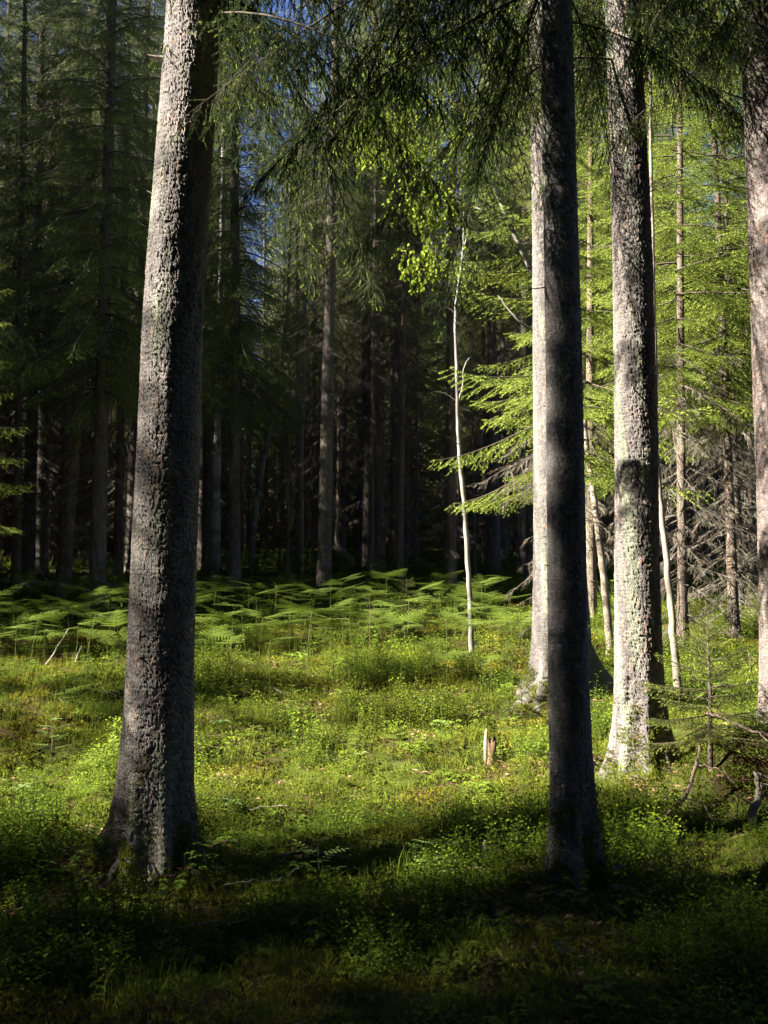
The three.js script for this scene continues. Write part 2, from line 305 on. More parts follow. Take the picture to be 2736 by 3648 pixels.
function part(parent, name, geo, mat) { const m = new THREE.Mesh(geo, mat); m.name = name; parent.add(m); return m; }
function thing(name, label, category, group) { const g = new THREE.Group(); g.name = numbered(name); g.userData = { label, category }; if (group) g.userData.group = group; return g; }
function stand(o, x, z, turn = 0, s = 1, lean = [0, 0], sink = 0) { o.position.set(x, groundY(x, z) - sink, z); o.rotation.set(lean[0], turn, lean[1]); o.scale.set(s, s, s); scene.add(lit(o)); return o; }

// a stub of a broken branch on a trunk
function stub(parent, name, p, d, len, r0, tone = [0.16, 0.13, 0.11]) {
  const b = new Builder(), D = V(...d).normalize(), P = V(...p);
  b.tube([P, P.clone().addScaledVector(D, len * 0.5).add(V(0, -len * 0.04, 0)), P.clone().addScaledVector(D, len)], [r0, r0 * 0.75, r0 * 0.35], 6, tone);
  return part(parent, name, b.geo(), M.twig);
}
function bough(parent, variant, y, az, tilt, s, off = [0, 0]) {
  const m = part(parent, 'branch', LIVE.hang[variant % 3], M.needle); placed(y, az, tilt, s, 0, off).decompose(m.position, m.quaternion, m.scale); return m;
}

// ---------------------------------------------------------------- the five big spruces at the clearing
function bigSpruce(label, x, z, spec, crown, boughs, stubs) {
  const t = thing('spruce_tree', label, 'tree', 'big spruces round the clearing');
  footMoss(t, part(t, 'trunk', trunkGeo(spec), M.heroBark).geometry, spec.seed, 220);
  const top = spec.bend[spec.bend.length - 1], off = (y) => { let k = 0; const B = spec.bend; while (k < B.length - 2 && B[k + 1][0] < y) k++; const f = clamp((y - B[k][0]) / (B[k + 1][0] - B[k][0]), 0, 1.5); return [lerp(B[k][1], B[k + 1][1], f), lerp(B[k][2], B[k + 1][2], f)]; };
  { const r = rand(spec.seed + 300); for (let k = 0; k < 7; k++) { // surface roots running out from the foot
    const a = k / 7 * 6.283 + r() * 0.7, R0 = spec.r0 * 0.95, L = spec.r0 * (1.0 + 1.5 * r()), w = spec.r0 * (0.14 + 0.12 * r()), P = [], W = []; let b0 = a;
    for (let q = 0; q <= 9; q++) { const u = q / 9, d = R0 + L * u; b0 += (r() - 0.5) * 0.16; const X = Math.cos(b0) * d, Z = Math.sin(b0) * d; P.push(V(X, groundY(x + X, z + Z) - groundY(x, z) + lerp(0.05, -0.08, Math.pow(u, 0.8)) + (r() - 0.5) * 0.015, Z)); W.push(w * (1.25 - 0.95 * u)); }
    const b = new Builder(); b.tube(P, W, 9, () => { const j = 0.75 + 0.5 * r(); return [spec.tone[0] * j, spec.tone[1] * j, spec.tone[2] * j]; }); part(t, 'root', b.geo(), M.heroBark);
  } }
  for (const [v, y, deg, tilt, s] of boughs) bough(t, v, y, deg * Math.PI / 180, tilt, s, off(y));
  { const r = rand(crown.seed + 90); for (let y = crown.from; y < crown.live0 + 0.6; y += 0.2) bough(t, Math.floor(r() * 3), y, lerp(...(crown.arc ?? [-45, 225]), r()) * Math.PI / 180, -0.15 - 0.3 * r(), 0.65 + 0.5 * r(), off(y)); }
  if (crown) spread(t, 'crown', LIVE.mature, M.needleFar, crownPlaces(crown.seed, { H: spec.H, unit: 2, axis: off, ...crown }));
  for (const [y, deg, len, r0, dy, tone] of stubs) { const a = deg * Math.PI / 180, o = off(y), R = spec.r0 * Math.pow(1 - y / spec.H, spec.power ?? 0.8) * 0.92; stub(t, len > 0.12 ? 'dead_twig' : 'branch_stub', [o[0] + Math.cos(a) * R, y, o[1] - Math.sin(a) * R], [Math.cos(a), dy, -Math.sin(a)], len, r0, tone); }
  return stand(t, x, z);
}
// angles in degrees: 0 points right, 90 away from the camera, 180 left, 270 towards the camera
bigSpruce('thick grey spruce trunk at the left with sunlit left edge and flared base', -1.24, -5.45,
  { H: 25, r0: 0.184, seg: 260, dy: 0.0068, fineTo: 5.3, amp: 0.0115, cw: 0.024, ch: 0.036, flare: 0.16, roots: [[Math.PI * 0.93, 0.1, 0.26], [0.25, 0.08, 0.22], [Math.PI * 1.5, 0.06, 0.3], [1.15, 0.07, 0.2], [1.95, 0.06, 0.22], [2.5, 0.05, 0.2]], bend: [[0, 0, 0], [1, 0.01, 0], [2.7, 0.045, 0], [4.9, 0.15, 0], [25, 0.5, 0.2]], seed: 3, tone: [0.15, 0.134, 0.125], lichen: 0.5, power: 0.9, burls: [[1.75, 3.35, 0.012, 0.05], [2.1, 2.3, 0.01, 0.06], [1.3, 1.35, 0.01, 0.05]] },
  { seed: 11, arc: [-70, 115], from: 4.9, live0: 6.5, R: 1.9, gap: 0.5, n: 4 },
  [[0, 4.7, 330, -0.25, 0.85], [1, 4.9, 20, -0.3, 0.9], [2, 5.3, 290, -0.35, 0.9], [0, 5.4, 350, -0.3, 1.0], [1, 5.8, 50, -0.3, 1.0], [2, 5.9, 310, -0.3, 1.05], [0, 6.2, 95, -0.2, 1], [2, 5.2, 70, -0.25, 0.8], [0, 5.7, 15, -0.35, 1.0]],
  [[4.45, 185, 0.1, 0.012, 0.1, [0.3, 0.24, 0.18]], [3.65, 178, 0.06, 0.008, 0.5, [0.35, 0.3, 0.25]], [2.93, 2, 0.1, 0.008, 0, [0.32, 0.27, 0.2]], [1.95, 178, 0.03, 0.008, 0.3], [1.05, 250, 0.04, 0.01, 0.2], [1.5, 182, 0.05, 0.01, 0.6]]);
bigSpruce('slender dark spruce trunk standing wholly in shade in the right foreground', 0.97, -5.22,
  { H: 21, r0: 0.104, seg: 130, dy: 0.009, fineTo: 5.4, amp: 0.009, cw: 0.024, ch: 0.03, flare: 0.25, roots: [[0.4, 0.05, 0.22], [2.9, 0.05, 0.25], [1.6, 0.04, 0.25], [5, 0.04, 0.3]], bend: [[0, 0.02, 0], [1, 0, 0], [2.2, 0, 0], [4.8, -0.02, 0], [21, -0.1, 0.1]], seed: 5, tone: [0.165, 0.152, 0.144], lichen: 0.6, power: 0.75 },
  { seed: 12, from: 5.0, live0: 6, R: 1.7, gap: 0.5, n: 4 },
  [[2, 4.8, 165, -0.25, 0.95], [1, 5.2, 185, -0.3, 1.05], [2, 5.5, 140, -0.25, 1.05], [0, 5.6, 205, -0.3, 1.1], [1, 4.9, 60, -0.3, 0.7], [2, 5.3, 100, -0.3, 0.8], [0, 5.3, 155, -0.3, 1.0], [1, 4.4, 150, -0.35, 0.7], [2, 4.6, 350, -0.3, 0.6], [1, 5.5, 320, -0.35, 0.8], [0, 5.9, 175, -0.28, 1.15]],
  [[0.98, 290, 0.16, 0.006, -0.7, [0.2, 0.18, 0.15]], [2.75, 285, 0.05, 0.008, 0.2], [3.6, 10, 0.06, 0.005, 0.2], [2.0, 300, 0.04, 0.006, 0], [1.6, 200, 0.05, 0.005, 0.1], [2.5, 350, 0.12, 0.004, -0.2], [3.1, 190, 0.14, 0.004, -0.1], [0.7, 340, 0.03, 0.007, 0.2], [1.35, 270, 0.03, 0.008, 0.2], [3.9, 260, 0.1, 0.005, -0.4]]);
bigSpruce('broad sunlit spruce trunk at the right with flaring roots and a hollow', 1.93, -7.6,
  { H: 23, r0: 0.172, seg: 200, dy: 0.009, fineTo: 6.6, amp: 0.015, cw: 0.03, ch: 0.038, flare: 0.28, roots: [[Math.PI * 0.9, 0.12, 0.25], [0.2, 0.2, 0.25], [1.5, 0.08, 0.22], [5, 0.06, 0.5], [2.3, 0.06, 0.2], [0.8, 0.1, 0.2]], bend: [[0, 0, 0], [0.8, 0.02, 0], [2.5, 0.03, 0], [4, 0.03, 0], [6.3, -0.015, 0], [23, -0.2, 0]], seed: 8, tone: [0.118, 0.104, 0.096], lichen: 0.5, power: 0.85, burls: [0.5, 0.535, 0.57, 0.605, 0.64, 0.675, 0.71].map((y, i) => [2.28 + 0.03 * Math.sin(i * 2), y, -0.03, 0.019 + 0.006 * Math.sin(i * 1.3)]) },
  { seed: 13, from: 5.6, live0: 7, R: 2, gap: 0.5, n: 4 },
  [[0, 5.6, 200, -0.3, 0.8], [1, 6.0, 330, -0.3, 0.9], [2, 6.3, 10, -0.25, 1.0], [0, 6.6, 300, -0.3, 1.0], [1, 6.4, 180, -0.3, 0.9], [2, 6.9, 240, -0.3, 1.1], [0, 6.8, 45, -0.2, 1.1], [1, 6.1, 100, -0.2, 0.9]],
  [[3.95, 245, 0.3, 0.006, -0.55, [0.12, 0.1, 0.08]], [2.95, 250, 0.22, 0.006, -0.6, [0.12, 0.1, 0.08]], [2.28, 250, 0.2, 0.006, -0.7, [0.12, 0.1, 0.08]], [2.4, 355, 0.07, 0.009, 0, [0.35, 0.27, 0.2]], [4.5, 330, 0.25, 0.005, 0.2], [4.1, 170, 0.2, 0.005, 0.1], [1.9, 290, 0.04, 0.012, 0.1], [5.2, 15, 0.05, 0.01, 0.1]]);
bigSpruce('large sunlit spruce trunk half hidden behind the dark trunk', 1.67, -9.5,
  { H: 26, r0: 0.232, seg: 160, dy: 0.013, fineTo: 8, amp: 0.014, cw: 0.028, ch: 0.05, flare: 0.32, roots: [[Math.PI * 0.95, 0.16, 0.25], [0.1, 0.32, 0.25], [1.2, 0.16, 0.22], [2.3, 0.12, 0.22]], bend: [[0, 0.04, 0], [0.6, 0, 0], [1.5, 0, 0], [4.4, 0, 0], [7.2, -0.03, 0], [26, -0.1, 0]], seed: 9, tone: [0.115, 0.103, 0.096], lichen: 0.35, power: 0.8 },
  { seed: 14, from: 6.6, live0: 8.5, R: 2.2, gap: 0.5, n: 4 },
  [[1, 6.2, 200, -0.35, 0.8], [2, 7, 185, -0.3, 1], [0, 7.3, 240, -0.3, 1], [1, 7.5, 300, -0.3, 1], [2, 7.9, 20, -0.3, 1.1], [0, 8.1, 160, -0.3, 1.1]],
  [[3.35, 255, 0.12, 0.006, 0], [2.5, 260, 0.14, 0.006, 0.05], [2.1, 265, 0.1, 0.006, 0], [1.4, 262, 0.05, 0.008, 0]]);
bigSpruce('rough grey spruce trunk cut off by the right edge of the photo', 3.06, -7.55,
  { H: 24, r0: 0.205, seg: 150, dy: 0.012, fineTo: 6.8, amp: 0.015, cw: 0.026, ch: 0.05, flare: 0.35, roots: [[Math.PI * 0.9, 0.16, 0.4], [1.6, 0.1, 0.4], [0.3, 0.1, 0.4]], bend: [[0, 0.02, 0], [1.8, 0.02, 0], [3.2, 0, 0], [6.2, -0.04, 0], [24, -0.2, 0]], seed: 10, tone: [0.12, 0.098, 0.09], lichen: 0.35, power: 0.8, burls: [[2.2, 4.1, 0.03, 0.07], [2.3, 3.6, 0.025, 0.06], [1.9, 4.8, 0.03, 0.08]] },
  { seed: 15, from: 5.6, live0: 7, R: 2, gap: 0.5, n: 4 },
  [[0, 5.6, 195, -0.35, 0.75], [1, 6.1, 170, -0.35, 0.9], [2, 6.4, 210, -0.35, 1.0], [0, 6.8, 150, -0.3, 1.05], [1, 7.1, 190, -0.3, 1.15], [2, 5.9, 230, -0.35, 0.8]],
  [[5.1, 200, 0.4, 0.008, 0.15], [4.4, 190, 0.25, 0.006, 0.1], [3.1, 240, 0.2, 0.006, 0], [2.2, 230, 0.2, 0.005, 0.1]]);

// ---------------------------------------------------------------- prototypes of the wood behind
function proto({ seed, H, r0, tone, live0, R, gap, n, live, unit, mat, deadFrom, deadTo, deadGap, deadScale, seg = 28, dy = 0.06, bend, low, top, keep }) {
  const g = new THREE.Group();
  part(g, 'trunk', trunkGeo({ H, r0, seg, dy, fineTo: 9, amp: r0 * 0.08, cw: 0.05, ch: 0.09, flare: 0.35, roots: [[0.3, r0 * 0.3, 0.4], [2.5, r0 * 0.3, 0.4], [4.4, r0 * 0.25, 0.4]], bend: bend ?? [[0, 0, 0], [H, 0.2, 0.1]], seed, tone, lichen: 0.3, below: 0.4 }), M.bark);
  spread(g, 'crown', live, mat, crownPlaces(seed, { H, live0, R, gap, n, unit, low, top, keep }));
  const r = rand(seed + 5), dm = [];
  for (let y = deadFrom; y < deadTo; y += deadGap * (0.5 + r())) dm.push(placed(y, r() * 6.283, -0.05 - 0.35 * r(), deadScale * (0.35 + 0.75 * r()) * lerp(0.75, 1.1, (y - deadFrom) / (deadTo - deadFrom)), (r() - 0.5) * 0.6));
  spread(g, 'dead_branches', DEAD, M.twig, dm);
  return g;
}
const GREY = [0.15, 0.125, 0.11], BROWN = [0.17, 0.125, 0.095];
const PROTO = {
  a: proto({ seed: 31, H: 23, r0: 0.17, tone: GREY, live0: 8.5, R: 2.2, gap: 0.46, n: 4, live: LIVE.mature, unit: 2, mat: M.needleFar, deadFrom: 1.3, deadTo: 10.5, deadGap: 0.075, deadScale: 1.0 }),
  b: proto({ seed: 32, H: 20, r0: 0.12, tone: BROWN, live0: 9, R: 1.8, gap: 0.46, n: 4, live: LIVE.mature, unit: 2, mat: M.needleFar, deadFrom: 1.0, deadTo: 11, deadGap: 0.06, deadScale: 0.95 }),
  c: proto({ seed: 33, H: 24, r0: 0.2, tone: GREY, live0: 7.5, R: 2.3, gap: 0.44, n: 4, live: LIVE.far, unit: 2, mat: M.needleFar, deadFrom: 1.5, deadTo: 9.5, deadGap: 0.08, deadScale: 1.1 }),
  wall: proto({ seed: 40, H: 23, r0: 0.16, tone: GREY, live0: 4.6, R: 2.5, gap: 0.34, n: 6, live: LIVE.mature, unit: 2, mat: M.needleFar, deadFrom: 1.2, deadTo: 6, deadGap: 0.07, deadScale: 1.1 }),
  d: proto({ seed: 34, H: 18, r0: 0.085, tone: BROWN, live0: 7.5, R: 1.5, gap: 0.46, n: 4, live: LIVE.far, unit: 2, mat: M.needleFar, deadFrom: 0.8, deadTo: 9.5, deadGap: 0.06, deadScale: 0.8 }),
  shade: proto({ seed: 35, H: 25, r0: 0.19, tone: GREY, live0: 2.0, R: 2.8, gap: 0.3, n: 7, live: LIVE.far, unit: 2, mat: M.needleFar, deadFrom: 0.8, deadTo: 3, deadGap: 0.4, deadScale: 0.8, seg: 16, dy: 0.2 }),
  column: proto({ seed: 39, H: 20, r0: 0.11, tone: GREY, live0: 0.8, R: 0.72, gap: 0.2, n: 6, live: LIVE.far, unit: 2, mat: M.needleFar, deadFrom: 0.4, deadTo: 1, deadGap: 0.3, deadScale: 0.5, seg: 16, dy: 0.2 }),
  thin: proto({ seed: 38, H: 22, r0: 0.12, tone: GREY, live0: 7, R: 1.3, gap: 0.55, n: 3, live: LIVE.far, unit: 2, mat: M.needleFar, deadFrom: 2, deadTo: 8, deadGap: 0.4, deadScale: 0.8, seg: 16, dy: 0.2, keep: 0.75 }),
  young: proto({ seed: 36, H: 11.5, r0: 0.085, tone: BROWN, live0: 2.5, R: 1.85, gap: 0.42, n: 4, keep: 0.9, live: LIVE.young, unit: 1.5, mat: M.needle, deadFrom: 0.5, deadTo: 3.4, deadGap: 0.09, deadScale: 0.85, low: -0.3, top: 0.45 }),
  lush: proto({ seed: 37, H: 15, r0: 0.075, tone: [0.12, 0.092, 0.075], live0: 3.6, R: 2.2, gap: 0.4, n: 4, keep: 0.95, live: LIVE.young, unit: 1.5, mat: M.needle, deadFrom: 0.3, deadTo: 4.6, deadGap: 0.05, deadScale: 0.95, low: -0.35, top: 0.4 }),
};
const standing = [];
function tree(kind, name, label, group, x, z, s, turn, lean = [0, 0]) {
  const t = PROTO[kind].clone(); t.name = numbered(name); t.userData = { label, category: 'tree' }; if (group) t.userData.group = group;
  standing.push([x, z]);
  return stand(t, x, z, turn, s, lean, 0.05);
}
// trees the photo lets one tell apart
const WOOD = 'spruces of the shaded wood';
for (const [kind, x, z, s, turn, lean, label] of [
  ['b', -6.9, -21.2, 1.15, 0.4, [0, -0.045], 'leaning brown spruce trunk left of the thick trunk, above the fallen log'],
  ['c', -9.6, -27.5, 1.0, 1.9, [0, 0], 'stout dark spruce trunk in the shade near the left edge'],
  ['b', -6.9, -25.5, 1.0, 2.5, [0, 0.01], 'dark spruce trunk between the leaning trunk and the thick left trunk'],
  ['a', -8.1, -31, 0.9, 1.2, [0, 0], 'straight dark spruce trunk deep in the wood left of the thick trunk'],
  ['c', -4.85, -27.5, 1.05, 4.0, [0, -0.01], 'dark spruce trunk just right of the thick left trunk'],
  ['a', -1.33, -21.8, 0.93, 0.2, [0, -0.008], 'tall dark spruce trunk standing near the middle at the edge of the fern bed'],
  ['c', -0.5, -31.5, 1.0, 3.0, [0, 0], 'thick dark spruce trunk far back right of the middle, one of a close pair'],
  ['b', -0.08, -33, 1.05, 2.0, [0, 0], 'slimmer spruce trunk of a close pair far back right of the middle'],
  ['b', 0.33, -32, 0.95, 3.6, [0, 0.004], 'dark spruce trunk far back beside the bright lit one'],
  ['a', 0.72, -33.5, 0.95, 5.0, [0, 0], 'far spruce trunk with a bright sunlit stretch, right of the middle'],
  ['b', 1.6, -23.5, 1.0, 1.0, [0, 0], 'dark spruce trunk behind the thin curved birch'],
  ['d', 3.4, -33, 1.1, 2.2, [0, 0], 'thin dark far spruce trunk right of the thin curved birch'],
  ['wall', -8.3, -17.6, 0.95, 0.3, [0, 0], 'dense dark spruce filling the upper left corner'],
  ['wall', -5.7, -19.6, 1.0, 1.7, [0, 0], 'dense dark spruce whose crown shows left of the thick trunk'],
  ['wall', -10.2, -21.5, 1.05, 3.1, [0, 0], 'dense dark spruce farther back at the left edge'],
  ['wall', -7.3, -28.5, 1.15, 0.9, [0, 0], 'dark spruce crown far back left of the thick trunk'],
  ['wall', -9.4, -26, 1.1, 2.2, [0, 0], 'dark crowned spruce far back in the upper left'],
  ['wall', -12.2, -31, 1.15, 5.2, [0, 0], 'farthest dark spruce closing the left edge'],
  ['wall', -3.6, -23.6, 1.0, 4.4, [0, 0], 'dark crowned spruce right behind the thick left trunk'],
  ['d', -1.6, -38, 1.2, 0.9, [0, 0], 'thin dark far spruce trunk between the tall middle trunk and the close pair'],
]) tree(kind, 'spruce_tree', label, WOOD, x, z, s, turn, lean);
for (const [kind, x, z, s, turn, label] of [
  ['young', 2.3, -12.6, 1.0, 2.3, 'young spruce with sunlit green boughs behind the large half hidden trunk'],
  ['lush', 4.5, -14.9, 1.0, 0.5, 'slim pinkish spruce stem with bare lower twigs right of the broad sunlit trunk'],
  ['lush', 5.45, -15.4, 1.05, 2.9, 'spruce stem with dead twigs and bright green boughs near the right edge'],
  ['lush', 6.3, -17.5, 1.1, 4.1, 'bright green spruce behind the trunk at the right edge'],
  ['young', 3.6, -17.2, 1.15, 1.1, 'bright green spruce seen between the dark trunk and the broad sunlit trunk'],
  ['lush', 7.9, -20.5, 1.15, 0.2, 'farther sunlit spruce showing at the right edge above the dead twigs'],
  ['lush', 5.0, -20.3, 1.2, 5.3, 'tall sunlit spruce rising behind the right hand spruces'],
  ['young', -6.45, -13.6, 0.8, 0.8, 'young spruce at the left edge with a few lit shoots'],
]) tree(kind, 'young_spruce', label, 'young spruces at the edge of the clearing', x, z, s, turn);

// the rest of the dim wood, too alike to tell apart
{
  const r = rand(77), kinds = ['a', 'b', 'b', 'c', 'd', 'd', 'd', 'd'];
  let n = 0;
  for (let k = 0; k < 5000 && n < 215; k++) {
    const d = 20 + 27 * Math.sqrt(r()), x = (r() * 2 - 1) * (0.43 * d + 2.5), z = -d;
    if (standing.some(([a, b]) => (a - x) ** 2 + (b - z) ** 2 < 0.8)) continue;
    if (d < 24 && x > -5) continue;
    const open = x / d, gap = (open > -0.17 && open < -0.09) || (open > 0.03 && open < 0.1) || open > 0.31;
    tree(gap ? 'd' : kinds[Math.floor(r() * kinds.length)], 'spruce_tree', 'dim slender spruce deep in the shaded wood behind the clearing', 'dim spruces behind the clearing', x, z, gap ? 0.55 + 0.2 * r() : 0.8 + 0.4 * r(), r() * 6.28, [(r() - 0.5) * 0.03, (r() - 0.5) * 0.03]); n++;
  }
}
// the wood to the left, behind and to the right of the camera, which shades the foreground; the sun comes in by a lane between
const lane = (x, z) => 0.26 * x + 0.966 * z;
{
  const r = rand(78); let n = 0;
  const put = (x, z, sc) => { tree('shade', 'spruce_tree', 'tall spruce standing outside the view that shades the foreground', 'spruces round the viewpoint', x, z, sc, r() * 6.28); n++; };
  const lined = (t, q, sc) => put(-0.966 * t + 0.26 * q, 0.26 * t + 0.966 * q, sc);   // t metres towards the sun, q across the lane
  lined(9, -2.8, 1.05); lined(13.5, -2.5, 1.1); lined(6.3, -1.5, 1); lined(18.5, -2.8, 1.12); lined(11, -0.6, 1.1); lined(8, 0.8, 1.05);
  for (const [t, q, sc] of [[5.2, -4.5, 1], [7.2, -4.65, 1.1], [9.2, -4.4, 1.15]]) tree('column', 'spruce_tree', 'slim spruce outside the view that keeps the dark trunk in shade', 'slim spruces left of the view', -0.966 * t + 0.26 * q, 0.26 * t + 0.966 * q, sc, t);
  for (const [t, q, sc] of [[7, -14.3, 1], [12.5, -14.2, 1.1], [9, -16.2, 1.05], [6, -15.9, 0.9]]) tree('young', 'young_spruce', 'young spruce outside the view that shades the fern bed', 'young spruces left of the fern bed', -0.966 * t + 0.26 * q, 0.26 * t + 0.966 * q, sc, t);
  for (const [t, q, sc] of [[4.2, -4.8, 0.5], [5.6, -5.5, 0.45], [4.4, -3.4, 0.55], [3.2, -5.5, 0.3], [6.8, -5.9, 0.42], [8, -5.15, 0.95], [11, -5.8, 1.25], [9, -10.5, 1.2]]) tree('young', 'young_spruce', 'low young spruce outside the view that dapples the ground round the thick trunk', 'low spruces left of the view', -0.966 * t + 0.26 * q, 0.26 * t + 0.966 * q, sc, t);
  for (let k = 0; k < 9000 && n < 110; k++) {
    const x = -34 + 52 * r(), z = -48 + 62 * r(), q = lane(x, z);
    if (-z > 0 && Math.abs(x) < 0.42 * -z + 2.5) continue;           // what the camera looks at
    if (Math.hypot(x, z) < 7.5) continue;
    if (x < 2 && q < -1.1 && q > -16.3) continue;                     // the lane
    if (x > 2 && -z > 3) continue;
    if (standing.some(([a, b]) => (a - x) ** 2 + (b - z) ** 2 < 6)) continue;
    if (q < -18 && r() < (q < -27 ? 0.9 : 0.45)) continue;
    put(x, z, q < -14 && q > -18.3 ? 0.58 + 0.12 * r() : 0.85 + 0.3 * r());
  }
  // a few thin crowned trees in the lane that dapple the light
  for (const [t, q, sc] of [[14, -5.75, 0.9], [10.5, -6.0, 0.75], [15.5, -10.4, 1.05], [25, -7.6, 1], [18.5, -8.9, 0.95], [12, -9.0, 0.85], [13, -10.6, 0.9]]) { const T = PROTO.d.clone(); T.name = numbered('spruce_tree'); T.userData = { label: 'thin crowned spruce outside the view that dapples the clearing', category: 'tree', group: 'thin spruces in the lane of light' }; stand(T, -0.966 * t + 0.26 * q, 0.26 * t + 0.966 * q, t, sc, [0, 0], 0.05); }
}
// distant wood: one mass
{
  const r = rand(79), far = new Builder();
  const crown = liveBranch(700, { len: 2, droop: 0.35, lift: 0.2, hang: 0.5, step: 0.25, sub: 0.3, subLen: 0.2, o: { ...FAR, per: 22, nl: 0.11, nw: 0.022 }, width: 0.3 });
  const trunk = trunkGeo({ H: 24, r0: 0.17, seg: 8, dy: 1, fineTo: 6, amp: 0, cw: 0.3, ch: 0.5, seed: 4, tone: GREY, lichen: 0 });
  const tm = [], cm = [], base = crownPlaces(80, { H: 24, live0: 0.4, R: 2.6, gap: 0.55, n: 5, unit: 2 });
  for (let k = 0; k < 420; k++) {
    const a = (r() - 0.5) * 1.5, d = 46 + 50 * r(), x = Math.sin(a) * d * 1.05, z = -Math.cos(a) * d, s = 0.8 + 0.45 * r();
    const m = new THREE.Matrix4().compose(V(x, groundY(x, z) - 0.1, z), new THREE.Quaternion().setFromAxisAngle(YA, r() * 6.28), V(s, s, s));
    tm.push(m); for (const q of base) cm.push(m.clone().multiply(q));
  }
  const A = copies('distant_wood', trunk, M.bark, tm), B = copies('distant_foliage', crown, M.needleFar, cm);
  Object.assign(A.userData, { label: 'distant spruce wood closing the view', category: 'wood' }); Object.assign(B.userData, { label: 'foliage of the distant spruce wood', category: 'foliage' });
  scene.add(lit(A), lit(B));
}

// ---------------------------------------------------------------- thin broadleaved stems
function stemThing(name, label, category, x, z, pts, r0, tone, dark, extra) {
  const t = thing(name, label, category), b = new Builder(), r = rand(Math.round(x * 100 + 999)), P = [], R = [], c = new THREE.CatmullRomCurve3(pts.map((p) => V(...p))), N = 60;
  for (let k = 0; k <= N; k++) { P.push(c.getPoint(k / N).add(V((r() - 0.5) * 0.012, 0, (r() - 0.5) * 0.012))); R.push(r0 * (1 - 0.72 * k / N) * (0.92 + 0.16 * r()) * (k === 0 ? 1.3 : 1)); }
  b.tube(P, R, 10, (q) => { const d = hash(Math.round(q * N), 3, 5) < dark ? 0.28 + 0.3 * hash(Math.round(q * N), 4, 8) : 1, j = (0.8 + 0.35 * hash(Math.round(q * N), 9, 1)) * d; return [tone[0] * j, tone[1] * j, tone[2] * j]; });
  part(t, 'trunk', b.geo(), M.birch);
  if (extra) extra(t, c, r);
  return stand(t, x, z, 0, 1, [0, 0], 0.03);
}
function limb(t, pts, r0, tone, r) {
  const b = new Builder(), c = new THREE.CatmullRomCurve3(pts.map((p) => V(...p))), P = [], R = [];
  for (let k = 0; k <= 16; k++) { P.push(c.getPoint(k / 16).add(V((r() - 0.5) * 0.014, (r() - 0.5) * 0.014, 0))); R.push(r0 * (1 - 0.75 * k / 16)); }
  b.tube(P, R, 7, (q) => { const j = 0.8 + 0.35 * r(); return [tone[0] * j, tone[1] * j, tone[2] * j]; });
  return part(t, 'limb', b.geo(), M.birch);
}
// a cloud of leaves on fine twigs round given centres
function leafCrown(t, seed, centres, col) {
  const b = new Builder(), r = rand(seed);
  for (const [cx, cy, cz, rx, ry, n] of centres) for (let k = 0; k < n; k++) {
    const a = r() * 6.28, q = Math.pow(r(), 0.6), e = (r() * 2 - 1), p = V(cx + Math.cos(a) * q * rx, cy + e * ry * (1 - 0.4 * q), cz + Math.sin(a) * q * rx), g = V(r() - 0.5, -0.4 - 0.6 * r(), r() - 0.5).normalize(), L = 0.16 + 0.2 * r();
    b.tube([p, p.clone().addScaledVector(g, L)], [0.002, 0.001], 3, [0.1, 0.07, 0.05]);
    for (let m = 0; m < 7; m++) { const P = p.clone().addScaledVector(g, L * (m + r()) / 7), d = V(r() - 0.5, -0.3 - 0.5 * r(), r() - 0.5).normalize(), j = 0.75 + 0.5 * r(); b.leaf(P, d, V(r() - 0.5, r() * 0.8 + 0.1, r() - 0.5).normalize(), 0.045 + 0.02 * r(), 0.036 + 0.012 * r(), [col[0] * j, col[1] * j, col[2] * j], 0.2); }
  }
  const m = part(t, 'crown', b.geo(), M.leaf); m.userData.kind = 'stuff'; return m;
}
const WHITE = [0.19, 0.172, 0.15], BIRCHLEAF = [0.15, 0.205, 0.022];
stemThing('birch_tree', 'thin pale curving birch stem with a broken bare top near the middle', 'tree', 1.23, -13.8, [[0, -0.1, 0], [-0.03, 0.8, 0], [-0.1, 2.1, 0.02], [-0.17, 2.95, 0], [-0.19, 3.9, 0], [-0.2, 5.0, -0.03], [-0.1, 5.75, 0], [-0.08, 6.35, 0]], 0.042, WHITE, 0.3, (t, c, r) => {
  limb(t, [[-0.2, 3.55, 0], [-0.13, 3.75, 0.02], [-0.09, 4.1, 0.03], [-0.02, 4.22, 0.02]], 0.016, WHITE, r);
  limb(t, [[-0.11, 5.75, 0], [-0.05, 5.95, 0.02], [-0.02, 6.1, 0]], 0.014, WHITE, r);
  for (const y of [1.4, 2.3, 2.7, 3.3, 4.4, 4.8, 5.3, 6.1]) { const p = c.getPoint((y + 0.1) / 6.45), a = r() * 6.28, L = 0.12 + 0.25 * r(); limb(t, [[p.x, p.y, p.z], [p.x + Math.cos(a) * L * 0.5, p.y + L * 0.35, p.z + Math.sin(a) * L * 0.5], [p.x + Math.cos(a) * L, p.y + L * 0.45, p.z + Math.sin(a) * L]], 0.006, [0.14, 0.11, 0.09], r); }
});
